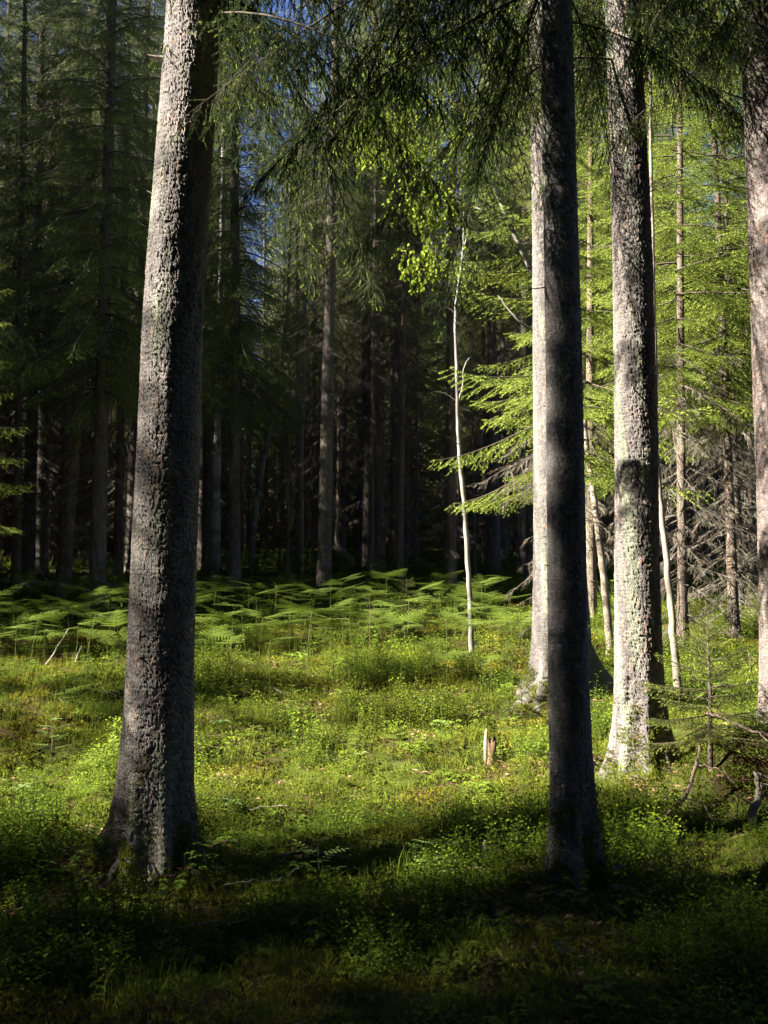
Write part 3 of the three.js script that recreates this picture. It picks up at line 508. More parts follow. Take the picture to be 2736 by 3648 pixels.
stemThing('birch_tree', 'birch with slanting white limbs and bright yellow green leaves behind the large trunk', 'tree', 2.5, -12.1, [[0, -0.1, 0], [-0.08, 1.6, 0], [-0.2, 3.4, 0], [-0.5, 4.6, 0], [-0.95, 5.6, 0.1], [-1.25, 6.4, 0.2], [-1.3, 7.2, 0.2]], 0.055, WHITE, 0.25, (t, c, r) => {
  limb(t, [[-0.22, 4.0, 0], [-0.55, 4.15, 0.1], [-0.85, 4.3, 0.2], [-1.1, 4.62, 0.2]], 0.026, WHITE, r);
  limb(t, [[-0.95, 5.6, 0.1], [-1.35, 5.75, 0.1], [-1.6, 5.9, 0], [-1.8, 6.05, 0.1]], 0.02, WHITE, r);
  limb(t, [[-0.5, 4.6, 0], [-0.62, 5.0, 0.3], [-0.72, 5.35, 0.5]], 0.02, WHITE, r);
  leafCrown(t, 91, [[-1.9, 6.0, 0, 0.5, 0.35, 110], [-1.6, 6.8, 0.1, 0.7, 0.5, 170], [-2.6, 6.9, 0, 0.6, 0.5, 110], [-1.9, 5.2, 0, 0.4, 0.3, 60], [-2.2, 7.4, 0, 0.7, 0.5, 130], [-1.2, 7.8, 0.1, 0.8, 0.6, 130], [-2.3, 6.6, 0.2, 0.35, 0.3, 50]], BIRCHLEAF);
});
stemThing('aspen_tree', 'slender leaning grey brown stem between the dark and the broad sunlit trunks', 'tree', 3.07, -13.4, [[0, -0.1, 0], [-0.06, 0.8, 0], [-0.17, 1.9, 0], [-0.3, 3, 0], [-0.37, 4.2, 0], [-0.4, 6, 0], [-0.4, 10, 0]], 0.058, [0.25, 0.2, 0.15], 0.2, (t) => leafCrown(t, 92, [[-0.4, 9, 0, 0.9, 0.9, 160], [-0.3, 10.2, 0, 0.7, 0.8, 120]], BIRCHLEAF));
stemThing('aspen_tree', 'slender grey brown stem with peeled orange foot right of the broad sunlit trunk', 'tree', 3.1, -10.4, [[0, -0.1, 0], [-0.05, 0.6, 0], [-0.12, 1.6, 0], [-0.2, 2.6, 0], [-0.25, 3.5, 0.2], [-0.28, 5, 0.3], [-0.28, 9, 0.4]], 0.045, [0.24, 0.19, 0.14], 0.2, (t) => leafCrown(t, 93, [[-0.3, 8, 0.3, 0.9, 0.9, 160], [-0.3, 9.2, 0.3, 0.7, 0.8, 120]], BIRCHLEAF));
stemThing('birch_tree', 'pale grey birch stem leaning right in the dim wood left of the middle', 'tree', -4.0, -29.5, [[0, -0.1, 0], [0.1, 1.5, 0], [0.5, 4, 0], [0.85, 6, 0], [1.05, 8, 0], [1.2, 14, 0]], 0.1, [0.2, 0.19, 0.175], 0.3, (t) => leafCrown(t, 94, [[1.2, 13.5, 0, 1.2, 1.2, 160], [1.1, 15, 0, 1, 1, 100]], BIRCHLEAF));
stemThing('birch_tree', 'pale grey upright birch stem in the dim wood beside the tall middle trunk', 'tree', -2.65, -31, [[0, -0.1, 0], [0, 3, 0], [0.1, 8, 0], [0.15, 16, 0]], 0.13, [0.36, 0.34, 0.32], 0.25, (t) => leafCrown(t, 95, [[0.1, 13, 0, 1.6, 1.6, 220], [0.1, 15.5, 0, 1.2, 1.4, 150]], BIRCHLEAF));
stemThing('birch_tree', 'birch with blotched white bark behind the right side of the thick left trunk', 'tree', -4.1, -24, [[0, -0.1, 0], [0, 3, 0], [0.05, 8, 0], [0.1, 16, 0]], 0.12, [0.38, 0.36, 0.34], 0.3, (t) => leafCrown(t, 96, [[0.1, 15, 0, 1.1, 1.2, 160], [0.1, 16.5, 0, 0.9, 1, 100]], BIRCHLEAF));

// ---------------------------------------------------------------- saplings
function sapling(label, x, z, H, n, spreadR, fresh, seed, low = 0.18) {
  const t = thing('spruce_sapling', label, 'sapling', 'spruce saplings'), r = rand(seed), b = new Builder();
  b.tube([V(0, -0.1, 0), V(0.01, H * 0.5, 0), V(0, H, 0)], [H * 0.019, H * 0.012, 0.003], 7, [0.07, 0.055, 0.045]);
  part(t, 'stem', b.geo(), M.twig);
  for (let k = 0; k < n; k++) { const y = lerp(low, 0.97, k / n) * H, L = spreadR * Math.pow(1 - y / H, 0.7) + 0.06, m = part(t, 'branch', LIVE.sapling[k % 2], M.needle); placed(y, k * 2.4 + r(), lerp(-0.12, 0.6, k / n) + (r() - 0.5) * 0.2, L / 0.5 * (0.7 + 0.5 * r()), (r() - 0.5) * 0.4).decompose(m.position, m.quaternion, m.scale); }
  return stand(t, x, z);
}
sapling('dark little spruce with thin stem in front of the root bank at the right', 2.32, -7.1, 1.1, 40, 0.55, 0, 51);
sapling('small spruce in the fern bed left of the thick trunk', -4.75, -17.2, 1.1, 30, 0.6, 1, 52, 0.06);
sapling('low spruce seedling at the foot of the large half hidden trunk', 1.25, -9.1, 0.38, 16, 0.24, 1, 54, 0.05);
sapling('small spruce standing in the ferns left of the thin curved birch', 0.35, -15.2, 0.95, 24, 0.45, 1, 55, 0.08);

// ---------------------------------------------------------------- ferns
function frondGeo(seed, len, half) { // a twice cut triangular blade along +x
  const b = new Builder(), r = rand(seed), N = 10, c0 = [0.105, 0.15, 0.02];
  const axis = (t) => V(len * t, -0.07 * len * t * t, Math.sin(t * 2 + seed) * 0.02);
  b.tube([axis(0), axis(0.35), axis(0.7), axis(1)], [0.0028, 0.002, 0.0014, 0.0005], 3, [0.12, 0.15, 0.04]);
  for (let k = 0; k < N; k++) for (const s of [-1, 1]) {
    const t = 0.06 + 0.92 * (k + 0.2 * r()) / N, L = half * Math.pow(1 - t, 0.85) * (0.85 + 0.3 * r()) + 0.012, p = axis(t), d = V(0.42 + 0.25 * t, -0.03 - 0.1 * r(), s).normalize(), m = Math.max(4, Math.round(L / 0.009));
    for (let q = 0; q < m; q++) for (const e of [-1, 1]) {
      const u = (q + 0.5) / m, P = p.clone().addScaledVector(d, L * u); P.y -= 0.06 * L * u * u;
      const g = V(d.x * 0.5 + e * s * 0.0 + e * 0.85, d.y - 0.05, d.z * 0.5 - e * s * 0.25).normalize(), j = 0.8 + 0.4 * r();
      b.leaf(P, g, V(0, 1, 0), (0.018 * (1 - u) + 0.007) * (L / half * 0.5 + 0.5), 0.0075, [c0[0] * j, c0[1] * j, c0[2] * j], 0.1);
    }
  }
  return b.geo();
}
const FROND = [1, 2, 3].map((s) => frondGeo(800 + s, 0.45, 0.22));
const FSTEM = [1, 2].map((s) => { const b = new Builder(); b.tube([V(0, -0.08, 0), V(0.02 * s, 0.3, 0.01), V(0.05, 0.6, 0)], [0.004, 0.0034, 0.0026], 5, [0.13, 0.15, 0.045]); return b.geo(); });
function fernProto(seed) {
  const g = new THREE.Group(), r = rand(seed); part(g, 'stem', FSTEM[seed % 2], M.leaf);
  [[0.6, 0, 0.3 * r(), 1], [0.57 - 0.08 * r(), 1.2 + 0.5 * r(), -0.15 + 0.45 * r(), 0.7 + 0.25 * r()], [0.57 - 0.1 * r(), -1.2 - 0.5 * r(), -0.15 + 0.45 * r(), 0.7 + 0.25 * r()]].forEach(([y, az, tilt, s], i) => { const m = part(g, 'frond', FROND[(i + seed) % 3], M.leaf); placed(y, az, tilt, s, (r() - 0.5) * 0.3, [0.05, 0]).decompose(m.position, m.quaternion, m.scale); });
  return g;
}
const FERN = [1, 2, 3, 4, 5, 6].map(fernProto);
function fern(label, group, x, z, s, turn, k, lean = [0, 0]) { const t = FERN[k % 6].clone(); t.name = numbered('bracken_fern'); t.userData = { label, category: 'fern' }; if (group) t.userData.group = group; return stand(t, x, z, turn, s, lean); }
for (const [x, z, s, turn, label] of [
  [0.45, -5.75, 0.42, 1.2, 'small bright bracken frond alone in the shade left of the dark trunk'],
  [0.05, -7.9, 0.5, 0.3, 'low bracken frond in the sunlit moss left of the broken stub'],
  [-0.5, -6.9, 0.45, 2.6, 'wilting little bracken in the middle of the sunlit moss'],
  [0.62, -10.2, 0.7, 0.5, 'bracken at the far side of the lit moss left of the large trunk base'],
  [1.05, -12.3, 1.1, 3.4, 'tall lit bracken at the foot of the thin curved birch'],
  [1.75, -12.4, 1.1, 2.4, 'bracken spreading lit fronds beside the large trunk base'],
  [-1.55, -12.2, 1.1, 0.2, 'lit bracken with a bare stalk just right of the thick left trunk'],
  [-2.75, -8.5, 0.6, 0.8, 'small pale fern in the sun left of the thick trunk'],
]) fern(label, 'lone bracken ferns', x, z, s, turn, Math.round(x * 10 + 90));
{
  const r = rand(61); let n = 0; const spots = [];
  for (let k = 0; k < 3000 && n < 225; k++) {
    const d = 9.9 + 10.6 * Math.pow(r(), 1.2), x = -0.45 * d + r() * (0.45 * d + 2.0), z = -d;
    if (fbm(x * 0.6, z * 0.6, 71) < 0.36 || spots.some(([a, b]) => (a - x) ** 2 + (b - z) ** 2 < (d < 11.5 ? 0.7 : d < 14.5 ? 0.17 : 0.12))) continue;
    spots.push([x, z]); n++;
    fern('bracken fern in the fern bed at the back of the clearing', 'bracken ferns of the fern bed', x, z, 0.75 + 0.5 * r(), r() * 6.28, k, [(r() - 0.5) * 0.4, (r() - 0.5) * 0.4]);
  }
}

// ---------------------------------------------------------------- broad leaved herbs and seedlings
function bigLeaf(b, p, d, len, wid, col) { // a curved oval leaf in strips
  const side = V().crossVectors(d, YA).normalize(), N = 6, rows = [];
  for (let k = 0; k <= N; k++) { const t = k / N, w = wid * 0.5 * Math.sin(Math.PI * Math.pow(t, 0.75)) + 0.0008, c = p.clone().addScaledVector(d, len * t).add(V(0, -len * 0.35 * t * t, 0)); rows.push([b.v(c.x - side.x * w, c.y + w * 0.35, c.z - side.z * w, col), b.v(c.x, c.y, c.z, col), b.v(c.x + side.x * w, c.y + w * 0.35, c.z + side.z * w, col)]); }
  for (let k = 0; k < N; k++) for (const s of [0, 1]) { const A = rows[k], B = rows[k + 1]; b.tri(A[s], A[s + 1], B[s + 1]); b.tri(A[s], B[s + 1], B[s]); }
}
function herb(label, x, z, h, tiers, n, len, wid, seed, col = [0.085, 0.14, 0.045]) {
  const t = thing('broadleaf_herb', label, 'plant', 'broad leaved herbs'), r = rand(seed), sb = new Builder(); sb.tube([V(0, -0.05, 0), V(0.005, h * 0.5, 0), V(0, h, 0)], [0.003, 0.0025, 0.0015], 5, [0.1, 0.14, 0.05]); part(t, 'stem', sb.geo(), M.leaf);
  for (let k = 0; k < tiers; k++) for (let q = 0; q < n; q++) { const b = new Builder(), a = q / n * 6.283 + r() * 0.6 + k * 0.5, j = 0.85 + 0.3 * r(); bigLeaf(b, V(0, h * (tiers === 1 ? 0.75 + 0.25 * r() : 0.5 + 0.5 * k), 0), V(Math.cos(a), 0.25 + 0.3 * r(), Math.sin(a)).normalize(), len * (0.8 + 0.4 * r()), wid, [col[0] * j, col[1] * j, col[2] * j]); part(t, 'leaf', b.geo(), M.leaf); }
  return stand(t, x, z);
}
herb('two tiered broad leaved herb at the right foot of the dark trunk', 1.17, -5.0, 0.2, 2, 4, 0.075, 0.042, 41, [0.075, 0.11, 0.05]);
herb('broad pale leaves beside the right edge of the thick left trunk', -1.4, -8.5, 0.12, 1, 3, 0.13, 0.05, 42);
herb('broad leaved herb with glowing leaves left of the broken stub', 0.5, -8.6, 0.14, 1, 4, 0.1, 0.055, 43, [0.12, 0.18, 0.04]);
herb('toothed broad leaves low in the moss right of the thick trunk', -1.02, -6.7, 0.09, 1, 4, 0.1, 0.045, 44);
herb('broad leaves in the moss near the foot of the thick left trunk', -1.05, -6.15, 0.07, 1, 3, 0.085, 0.045, 45);
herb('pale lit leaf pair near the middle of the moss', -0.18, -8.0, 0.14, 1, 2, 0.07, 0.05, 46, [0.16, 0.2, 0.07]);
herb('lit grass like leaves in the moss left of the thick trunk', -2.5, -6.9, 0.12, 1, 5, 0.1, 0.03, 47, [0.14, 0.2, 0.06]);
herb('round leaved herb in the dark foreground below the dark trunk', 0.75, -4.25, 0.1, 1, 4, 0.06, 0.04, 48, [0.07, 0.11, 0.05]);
function rowan(label, x, z, h, n, seed) {
  const t = thing('rowan_seedling', label, 'seedling', 'rowan seedlings'), r = rand(seed), sb = new Builder(); sb.tube([V(0, -0.05, 0), V(0.01, h * 0.5, 0.01), V(0, h, 0)], [0.005, 0.004, 0.002], 5, [0.1, 0.08, 0.05]); part(t, 'stem', sb.geo(), M.twig);
  for (let k = 0; k < n; k++) {
    const b = new Builder(), a = k * 2.4 + r(), d = V(Math.cos(a), 0.1 + 0.3 * r(), Math.sin(a)).normalize(), p = V(0, h * (0.35 + 0.65 * k / n), 0), L = 0.12 + 0.06 * r(), s = V(-d.z, 0, d.x);
    b.tube([p, p.clone().addScaledVector(d, L)], [0.0012, 0.0006], 3, [0.12, 0.14, 0.05]);
    for (let q = 0; q < 5; q++) for (const e of [-1, 1]) { const j = 0.8 + 0.4 * r(); b.leaf(p.clone().addScaledVector(d, L * (0.25 + 0.16 * q)), s.clone().multiplyScalar(e).addScaledVector(d, 0.5).normalize(), YA, 0.038, 0.015, [0.13 * j, 0.2 * j, 0.05 * j], 0.15, 0.1); }
    b.leaf(p.clone().addScaledVector(d, L), d, YA, 0.04, 0.016, [0.13, 0.2, 0.05], 0.15, 0.1);
    part(t, 'leaf', b.geo(), M.leaf);
  }
  return stand(t, x, z);
}
rowan('bright rowan seedling in the sun left of the thick trunk', -2.7, -8.1, 0.42, 9, 56);
rowan('rowan seedling in the shade among roots at the right', 2.0, -6.3, 0.22, 7, 57);
rowan('lit leafy seedling in the shade in front of the moss, left of the small frond', 0.28, -5.5, 0.2, 7, 58);
rowan('leafy seedling in the dark foreground right of the thick trunk base', -0.35, -5.3, 0.2, 7, 59);
rowan('tall thin seedling with a tuft of leaves in the fern bed', -0.2, -13.4, 0.85, 7, 60);
{ // white flower spike
  const t = thing('flower_spike', 'tiny white flower spike in the lit patch left of the dark trunk', 'flower'), b = new Builder(), c = new Builder(), r = rand(5);
  b.tube([V(0, -0.04, 0), V(0, 0.16, 0)], [0.002, 0.0012], 4, [0.1, 0.14, 0.05]); part(t, 'stem', b.geo(), M.leaf);
  for (let k = 0; k < 16; k++) c.leaf(V(0, 0.11 + 0.055 * k / 16, 0), V(Math.cos(k * 2.4), 0.5, Math.sin(k * 2.4)).normalize(), YA, 0.012, 0.009, [0.75, 0.72, 0.75], 0.2);
  part(t, 'blossom', c.geo(), M.leaf); stand(t, 0.55, -5.5);
}

// ---------------------------------------------------------------- broken wood
{
  const t = thing('broken_stump', 'small splintered stump standing in the sunlit moss', 'stump'), r = rand(8), b = new Builder(), N = 14, rows = [];
  for (const y of [-0.1, 0, 0.06, 0.13]) { const row = []; for (let k = 0; k < N; k++) { const a = k / N * 6.283, R = 0.05 * (y < 0.03 ? 1.1 : 1) * (0.85 + 0.3 * hash(k, 2)), top = y > 0.1 ? 0.16 + 0.07 * hash(k, 7) : y; row.push(b.v(Math.cos(a) * R, top, Math.sin(a) * R, [0.13 + 0.08 * r(), 0.085 + 0.05 * r(), 0.05 + 0.03 * r()], k / N * 0.4, y)); } rows.push(row); }
  for (let j = 0; j < 3; j++) for (let k = 0; k < N; k++) { const e = (k + 1) % N; b.tri(rows[j][k], rows[j + 1][e], rows[j][e]); b.tri(rows[j][k], rows[j + 1][k], rows[j + 1][e]); }
  const m = b.v(0, 0.1, 0, [0.25, 0.18, 0.11]); for (let k = 0; k < N; k++) b.tri(rows[3][k], m, rows[3][(k + 1) % N]);
  part(t, 'stub', b.geo(), M.wood);
  for (const [x, z, w, h, l] of [[-0.03, 0.03, 0.018, 0.29, -0.004]]) { const s = new Builder(), c = [0.34, 0.27, 0.19]; const q = [[-w, 0], [w, 0], [w * 0.8, h * 0.6], [w * 0.3 + l, h], [-w * 0.6 + l, h * 0.93], [-w, h * 0.5]]; const f = q.map(([a, y]) => s.v(x + a, y, z + 0.008, c, a, y)), g = q.map(([a, y]) => s.v(x + a * 0.8, y, z - 0.012, c, a, y)); for (let k = 1; k < 5; k++) { s.tri(f[0], f[k], f[k + 1]); s.tri(g[0], g[k + 1], g[k]); } for (let k = 0; k < 6; k++) { const e = (k + 1) % 6; s.tri(f[k], g[k], g[e]); s.tri(f[k], g[e], f[e]); } part(t, 'splinter', s.geo(), M.wood); }
  stand(t, 0.86, -8.1);
}
function deadwood(name, label, category, x, z, list, turn = 0, lift = 0) { // list: [points, radius]
  const t = thing(name, label, category), r = rand(Math.round(x * 77 + 500));
  for (const [pts, r0, nm, tone] of list) { const b = new Builder(), c = new THREE.CatmullRomCurve3(pts.map((p) => V(...p)), false, 'catmullrom', 0.1), P = [], R = [], N = 11; for (let k = 0; k <= N; k++) { const kink = (r0 * 0.6 + 0.012) * (k && k < N ? 1 : 0); P.push(c.getPoint(k / N).add(V((r() - 0.5) * kink, (r() - 0.5) * kink * 1.4, (r() - 0.5) * kink))); R.push(r0 * (1 - 0.65 * k / N)); } const c0 = tone ?? [0.2, 0.15, 0.11]; b.tube(P, R, 7, () => { const j = 0.75 + 0.5 * r(); return [c0[0] * j, c0[1] * j, c0[2] * j]; }); part(t, nm ?? 'branch', b.geo(), M.wood); }
  stand(t, x, z, turn); t.position.y += lift; return t;
}
deadwood('fallen_log', 'fallen log with broken branches in the dim wood at the left', 'log', -8.9, -22.6, [[[[-2.2, 0.2, 0], [0, 0.16, 0.1], [2.6, 0.06, 0.2], [4.2, 0.0, 0.4]], 0.11, 'trunk'], [[[0.2, 0.5, 0.3], [0.6, 0.28, 0.45], [1.0, 0, 0.6]], 0.05, 'branch', [0.34, 0.26, 0.2]], [[[-0.5, 0.2, 0.1], [-0.2, 0.5, 0.3], [0.3, 0.52, 0.5]], 0.018], [[[1.2, 0.12, 0.1], [1.1, 0.4, 0.3], [1.3, 0.62, 0.3]], 0.02], [[[-1, 0.2, 0.1], [-1.3, 0.3, 0.5], [-1.1, 0, 0.9]], 0.02, 'branch', [0.3, 0.24, 0.18]]]);
deadwood('dead_branch', 'forked dead branch leaning on the root bank at the right', 'branch', 2.02, -6.75, [[[[-0.22, -0.03, 0.2], [-0.02, 0.12, 0.1], [0.1, 0.32, 0], [0.13, 0.46, -0.05]], 0.016, 'branch', [0.24, 0.17, 0.13]], [[[-0.02, 0.12, 0.1], [0.08, 0.1, 0.15], [0.13, -0.02, 0.2]], 0.006, 'twig'], [[[0.04, 0.2, 0.06], [0.02, 0.08, 0.12], [0.06, -0.02, 0.16]], 0.005, 'twig'], [[[0.1, 0.32, 0], [0.22, 0.3, 0.1], [0.3, 0.22, 0.14]], 0.006, 'twig'], [[[0.02, 0.17, 0.07], [-0.12, 0.16, 0.1], [-0.2, 0.1, 0.12]], 0.005, 'twig']]);
deadwood('dead_branch', 'mossy thick root or branch end among twigs at the lower right', 'branch', 2.42, -6.6, [[[[-0.1, -0.06, 0.2], [0.0, 0.08, 0.05], [0.1, 0.2, -0.1], [0.12, 0.26, -0.25]], 0.035, 'branch', [0.14, 0.12, 0.08]], [[[0.05, 0.16, 0], [0.2, 0.15, 0.1], [0.34, 0.02, 0.2]], 0.007, 'twig'], [[[0.1, 0.2, -0.1], [0.25, 0.24, 0], [0.42, 0.3, 0.05]], 0.007, 'twig'], [[[0.0, 0.1, 0.05], [-0.12, 0.16, 0.1], [-0.16, 0.0, 0.16]], 0.006, 'twig'], [[[0.05, 0.18, 0], [0.05, 0.32, 0.1], [0.16, 0.36, 0.2]], 0.006, 'twig'], [[[0.12, 0.26, -0.2], [0.3, 0.2, -0.1], [0.5, 0.08, 0.05]], 0.008, 'twig']]);
deadwood('dead_branch', 'brown dead branch lying from the right hand trunks down the root bank', 'branch', 2.62, -6.95, [[[[-0.35, 0.42, -0.1], [0.0, 0.3, 0], [0.4, 0.12, 0.1], [0.7, -0.02, 0.2]], 0.012], [[[0, 0.3, 0], [0.1, 0.16, 0.12], [0.06, 0.0, 0.2]], 0.005, 'twig'], [[[0.2, 0.2, 0.05], [0.35, 0.24, 0.15], [0.5, 0.16, 0.2]], 0.005, 'twig'], [[[0.4, 0.12, 0.1], [0.45, 0.0, 0.25], [0.4, -0.04, 0.3]], 0.005, 'twig']]);
deadwood('dead_seedling', 'small bare forked dead twig standing in the grass near the right edge', 'twig', 3.75, -10.3, [[[[0, -0.06, 0], [0.02, 0.14, 0], [0.06, 0.3, 0]], 0.012, 'stem', [0.36, 0.3, 0.24]], [[[0.06, 0.28, 0], [0.06, 0.38, 0], [0.04, 0.48, 0]], 0.007, 'twig', [0.36, 0.3, 0.24]], [[[0.06, 0.3, 0], [0.12, 0.38, 0.02], [0.15, 0.46, 0]], 0.006, 'twig', [0.36, 0.3, 0.24]]]);
deadwood('dead_fern_stalk', 'pale bare stalk slanting in the fern bed at the left', 'stem', -4.25, -12.7, [[[[-0.12, -0.05, 0], [0.02, 0.2, 0], [0.2, 0.5, 0]], 0.012, 'stem', [0.42, 0.38, 0.3]]]);
deadwood('dead_fern_stalk', 'short pale stalk beside the slanting stalk in the fern bed', 'stem', -3.95, -12.7, [[[[-0.03, -0.05, 0], [0.02, 0.14, 0], [0.07, 0.3, 0]], 0.013, 'stem', [0.42, 0.38, 0.3]]]);
deadwood('fallen_stick', 'brown stick lying in the shaded moss right of the thick trunk', 'stick', -0.42, -5.75, [[[[-0.2, 0.05, 0], [0, 0.09, 0.02], [0.22, 0.05, 0.05]], 0.011, 'stick', [0.16, 0.12, 0.09]]]);
deadwood('fallen_stick', 'pale stick lying across the lit patch left of the dark trunk', 'stick', 0.5, -5.3, [[[[-0.2, 0.05, 0], [0, 0.07, 0.02], [0.2, 0.05, 0.0]], 0.006, 'stick', [0.28, 0.22, 0.15]]]);

{
  const r = rand(88);
  for (let k = 0; k < 18; k++) { const d = 4 + 7 * r(), x = (r() * 2 - 1) * 0.38 * d, L = 0.1 + 0.22 * r(), a = r() * 6.28, c = 0.6 + 0.8 * r(), p = (u) => { const X = Math.cos(a) * L * u, Z = Math.sin(a) * L * u; return [X, groundY(x + X, -d + Z) - groundY(x, -d) + 0.035 + 0.02 * r(), Z]; };
    const t = deadwood('dead_stick', 'short dead stick lying loose in the moss of the clearing', 'stick', x, -d, [[[p(-1), p(-0.3), p(0.4), p(1)], 0.004 + 0.006 * r(), 'stick', [0.17 * c, 0.13 * c, 0.1 * c]], [[p(0.2), [Math.cos(a + 1) * L * 0.5, 0.07, Math.sin(a + 1) * L * 0.5]], 0.003, 'twig', [0.17 * c, 0.13 * c, 0.1 * c]]]); t.userData.group = 'sticks in the moss'; }
}
// ---------------------------------------------------------------- ground cover: too many to count
const TRUNKS = [[-1.24, -5.45, 0.3], [0.97, -5.22, 0.17], [1.93, -7.6, 0.3], [1.67, -9.5, 0.42], [3.06, -7.55, 0.35]];
function cover(name, label, category, geos, mat, seed, { near, far, step, grow, keep, size, tint, patch }) {
  const r = rand(seed), lists = geos.map(() => []);
  for (let d = near; d < far;) {
    const s = step * Math.max(1, Math.pow(d / 7, grow)), half = 0.43 * d + 0.7;
    for (let x = -half; x < half; x += s) {
      const X = x + (r() - 0.5) * s * 1.5, Z = -d - (r() - 0.5) * s * 1.5, k = keep(X, Z, r);
      if (r() > k || TRUNKS.some(([a, b, c]) => (a - X) ** 2 + (b - Z) ** 2 < c * c * 0.5)) continue;
      const sc = (size[0] + (size[1] - size[0]) * r()) * (patch ? lerp(0.5, 1.55, smooth(0.35, 0.68, fbm(X * 1.5 + 60, Z * 1.5, seed))) : 1), S = sc * Math.max(1, Math.pow(d / 7, grow * 0.6));
      const m = new THREE.Matrix4().compose(V(X, groundY(X, Z) - 0.012, Z), new THREE.Quaternion().setFromEuler(new THREE.Euler((r() - 0.5) * 0.4, r() * 6.28, (r() - 0.5) * 0.4)), V(S, S * (0.75 + 0.5 * r()), S));
      lists[Math.floor(r() * geos.length)].push([m, tint(X, Z, r)]);
    }
    d += s;
  }
  geos.forEach((g, i) => { const o = copies(numbered(name), g, mat, lists[i].map((e) => e[0])); lists[i].forEach((e, k) => o.setColorAt(k, new THREE.Color().setRGB(...e[1]))); Object.assign(o.userData, { kind: 'stuff', label, category }); scene.add(lit(o)); });
}
const bed = (x, z) => smooth(11.5, 13, -z) * (1 - smooth(20, 23, -z)) * (1 - smooth(1.6, 2.6, x));
const brown = (x, z) => 1.6 * Math.exp(-(((x - 2.65) / 1.5) ** 2 + (z + 6.9) ** 2) / 0.22) + smooth(0.53, 0.7, fbm(x * 1.3 + 3, z * 1.3, 33)) + 1.2 * TRUNKS.reduce((a, [p, q, c]) => Math.max(a, 1 - smooth(c * 1.1, c * 2.6, Math.hypot(p - x, q - z))), 0);
function shrubGeo(seed) {
  const b = new Builder(), r = rand(seed);
  for (let k = 0; k < 11; k++) {
    const a = r() * 6.28, q = 0.09 * Math.sqrt(r()), H = 0.07 + 0.13 * r(), p = V(Math.cos(a) * q, -0.02, Math.sin(a) * q), e = V(p.x + (r() - 0.5) * 0.1, H, p.z + (r() - 0.5) * 0.1);
    b.tube([p, e], [0.0014, 0.0008], 3, [0.09, 0.12, 0.035]);
    for (let m = 0; m < 13; m++) { const t = 0.25 + 0.78 * (m + r()) / 13, P = p.clone().lerp(e, Math.min(1, t)), g = m * 2.4 + r(), d = V(Math.cos(g), 0.15 + 0.7 * r(), Math.sin(g)).normalize(), j = 0.7 + 0.6 * r(), n = t > 0.8 ? 1.3 : 1; b.leaf(P.addScaledVector(d, 0.008), d, YA, 0.013 + 0.011 * r(), 0.009 + 0.006 * r(), [0.115 * j * n, 0.162 * j * n, 0.015 * j], 0.2, 0.15); }
  }
  return b.geo();
}
function tuftGeo(seed, n, h, w, col, rad, lean) {
  const b = new Builder(), r = rand(seed);
  for (let k = 0; k < n; k++) { const a = r() * 6.28, q = rad * Math.sqrt(r()), H = h * (0.5 + 0.8 * r()), p = V(Math.cos(a) * q, -0.01, Math.sin(a) * q), g = r() * 6.28, l = lean * r(), m = V(p.x + Math.cos(g) * l * H * 0.4, H * 0.6, p.z + Math.sin(g) * l * H * 0.4), e = V(p.x + Math.cos(g) * l * H * 1.2, H * (1 - 0.3 * l), p.z + Math.sin(g) * l * H * 1.2), s = V(-Math.sin(g), 0, Math.cos(g)).multiplyScalar(w), j = 0.7 + 0.6 * r(), c = [col[0] * j, col[1] * j, col[2] * j];
    const A = b.v(p.x - s.x, p.y, p.z - s.z, c), B = b.v(p.x + s.x, p.y, p.z + s.z, c), C = b.v(m.x - s.x * 0.8, m.y, m.z - s.z * 0.8, c), D = b.v(m.x + s.x * 0.8, m.y, m.z + s.z * 0.8, c), E = b.v(e.x, e.y, e.z, c); b.tri(A, B, D); b.tri(A, D, C); b.tri(C, D, E); }
  return b.geo();
}
function litterGeo(seed) {
  const b = new Builder(), r = rand(seed);
  for (let k = 0; k < 34; k++) { const a = r() * 6.28, q = 0.13 * Math.sqrt(r()), g = r() * 6.28, L = r() < 0.75 ? 0.015 + 0.02 * r() : 0.05 + 0.09 * r(), P = V(Math.cos(a) * q, 0.005 + 0.02 * r(), Math.sin(a) * q), E = P.clone().add(V(Math.cos(g) * L, (r() - 0.3) * 0.4 * L, Math.sin(g) * L)), j = 0.6 + 0.8 * r(); b.tube([P, E], [0.0016, 0.0008], 3, [0.15 * j, 0.095 * j, 0.06 * j]); }
  for (let k = 0; k < 6; k++) { const a = r() * 6.28, g = r() * 6.28, j = 0.7 + 0.6 * r(); b.leaf(V(Math.cos(a) * 0.1 * r(), 0.015 + 0.02 * r(), Math.sin(a) * 0.1 * r()), V(Math.cos(g), 0.2, Math.sin(g)).normalize(), V(r() - 0.5, 1, r() - 0.5).normalize(), 0.03 + 0.02 * r(), 0.018, [0.22 * j, 0.13 * j, 0.075 * j], 0.4); }
  return b.geo();
}
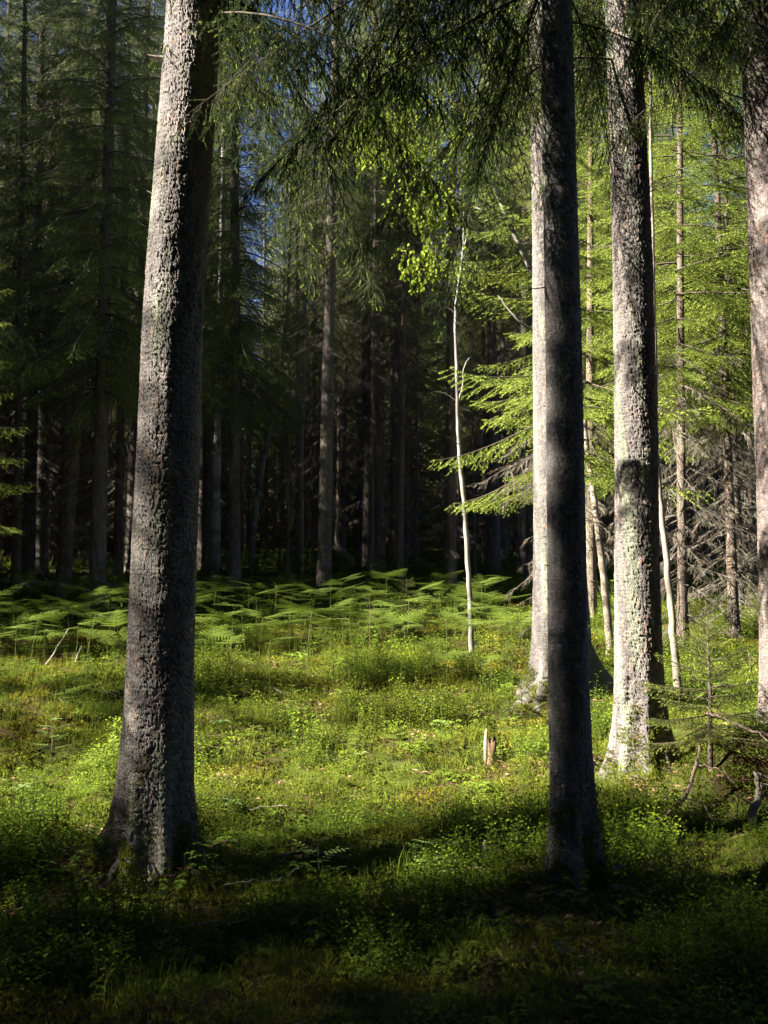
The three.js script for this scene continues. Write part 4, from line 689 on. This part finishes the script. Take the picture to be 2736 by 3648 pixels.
function rosetteGeo(seed) {
  const b = new Builder(), r = rand(seed);
  for (let k = 0; k < 7; k++) {
    const a = r() * 6.28, q = 0.09 * Math.sqrt(r()), H = 0.05 + 0.08 * r(), p = V(Math.cos(a) * q, -0.01, Math.sin(a) * q), e = V(p.x + (r() - 0.5) * 0.05, H, p.z + (r() - 0.5) * 0.05), n = 3 + Math.floor(r() * 3), j = 0.75 + 0.5 * r();
    b.tube([p, e], [0.0012, 0.0009], 3, [0.12, 0.15, 0.05]);
    for (let m = 0; m < n; m++) { const g = m / n * 6.28 + r() * 0.5, L = 0.026 + 0.02 * r(); bigLeaf(b, e, V(Math.cos(g), 0.15 + 0.3 * r(), Math.sin(g)).normalize(), L, L * 0.62, [0.125 * j, 0.178 * j, 0.022 * j]); }
  }
  return b.geo();
}
const vary = (x, z, r) => { const y = fbm(x * 0.7, z * 0.7, 51), w = (0.6 + 0.7 * r()) * lerp(0.6, 1.4, fbm(x * 2.3 + 5, z * 2.3, 57)); return [w * lerp(0.8, 1.2, y), w * lerp(0.97, 1.06, y), w]; };
cover('bilberry_cover', 'knee low bilberry shrubs covering the forest floor', 'shrubs', [1, 2, 3, 4].map((s) => shrubGeo(900 + s)), M.leaf, 62, { near: 2.6, far: 34, step: 0.105, grow: 0.95, size: [0.6, 1.05], patch: true, tint: vary, keep: (x, z) => clamp(1.05 - 0.85 * brown(x, z)) * smooth(0.38, 0.5, fbm(x * 1.6, z * 1.6, 44)) * (1 - 0.5 * bed(x, z)) });
cover('moss_cover', 'yellow green feather moss between the shrubs', 'moss', [1, 2, 3].map((s) => mossGeo(920 + s)), M.leaf, 63, { near: 2.8, far: 26, step: 0.1, grow: 0.9, size: [0.8, 1.5], tint: (x, z, r) => { const k = smooth(0.45, 0.7, fbm(x * 1.3, z * 1.3, 81)), w = 0.8 + 0.4 * r(); return [w * lerp(0.9, 1.35, k), w * lerp(1, 1.1, k), w * lerp(1, 1.2, k)]; }, keep: (x, z) => 0.97 });
cover('grass_cover', 'fine wavy grass in the clearing', 'grass', [1, 2, 3].map((s) => tuftGeo(940 + s, 22, 0.12, 0.0011, [0.14, 0.178, 0.022], 0.07, 1)), M.leaf, 64, { near: 3, far: 20, step: 0.14, grow: 0.8, size: [0.7, 1.4], tint: vary, keep: (x, z) => smooth(0.38, 0.6, fbm(x * 1.2 + 9, z * 1.2, 66)) * 0.9 * (1 - 0.8 * bed(x, z)) });
cover('low_herbs', 'low herbs with small rounded leaves scattered in the moss', 'herbs', [1, 2, 3].map((s) => rosetteGeo(980 + s)), M.leaf, 67, { near: 2.8, far: 18, step: 0.24, grow: 0.8, size: [0.5, 1.1], tint: vary, keep: (x, z) => 0.2 + 0.6 * smooth(0.45, 0.65, fbm(x * 1.4 + 19, z * 1.4, 68)) });
cover('needle_litter', 'brown needles, twigs and withered leaves on the ground', 'litter', [1, 2, 3].map((s) => litterGeo(960 + s)), M.litter, 65, { near: 2.8, far: 14, step: 0.17, grow: 0.8, size: [0.8, 1.4], tint: (x, z, r) => { const w = 0.7 + 0.6 * r(); return [w, w, w]; }, keep: (x, z) => clamp(0.03 + 0.8 * brown(x, z)) });

renderer.render(scene, camera);
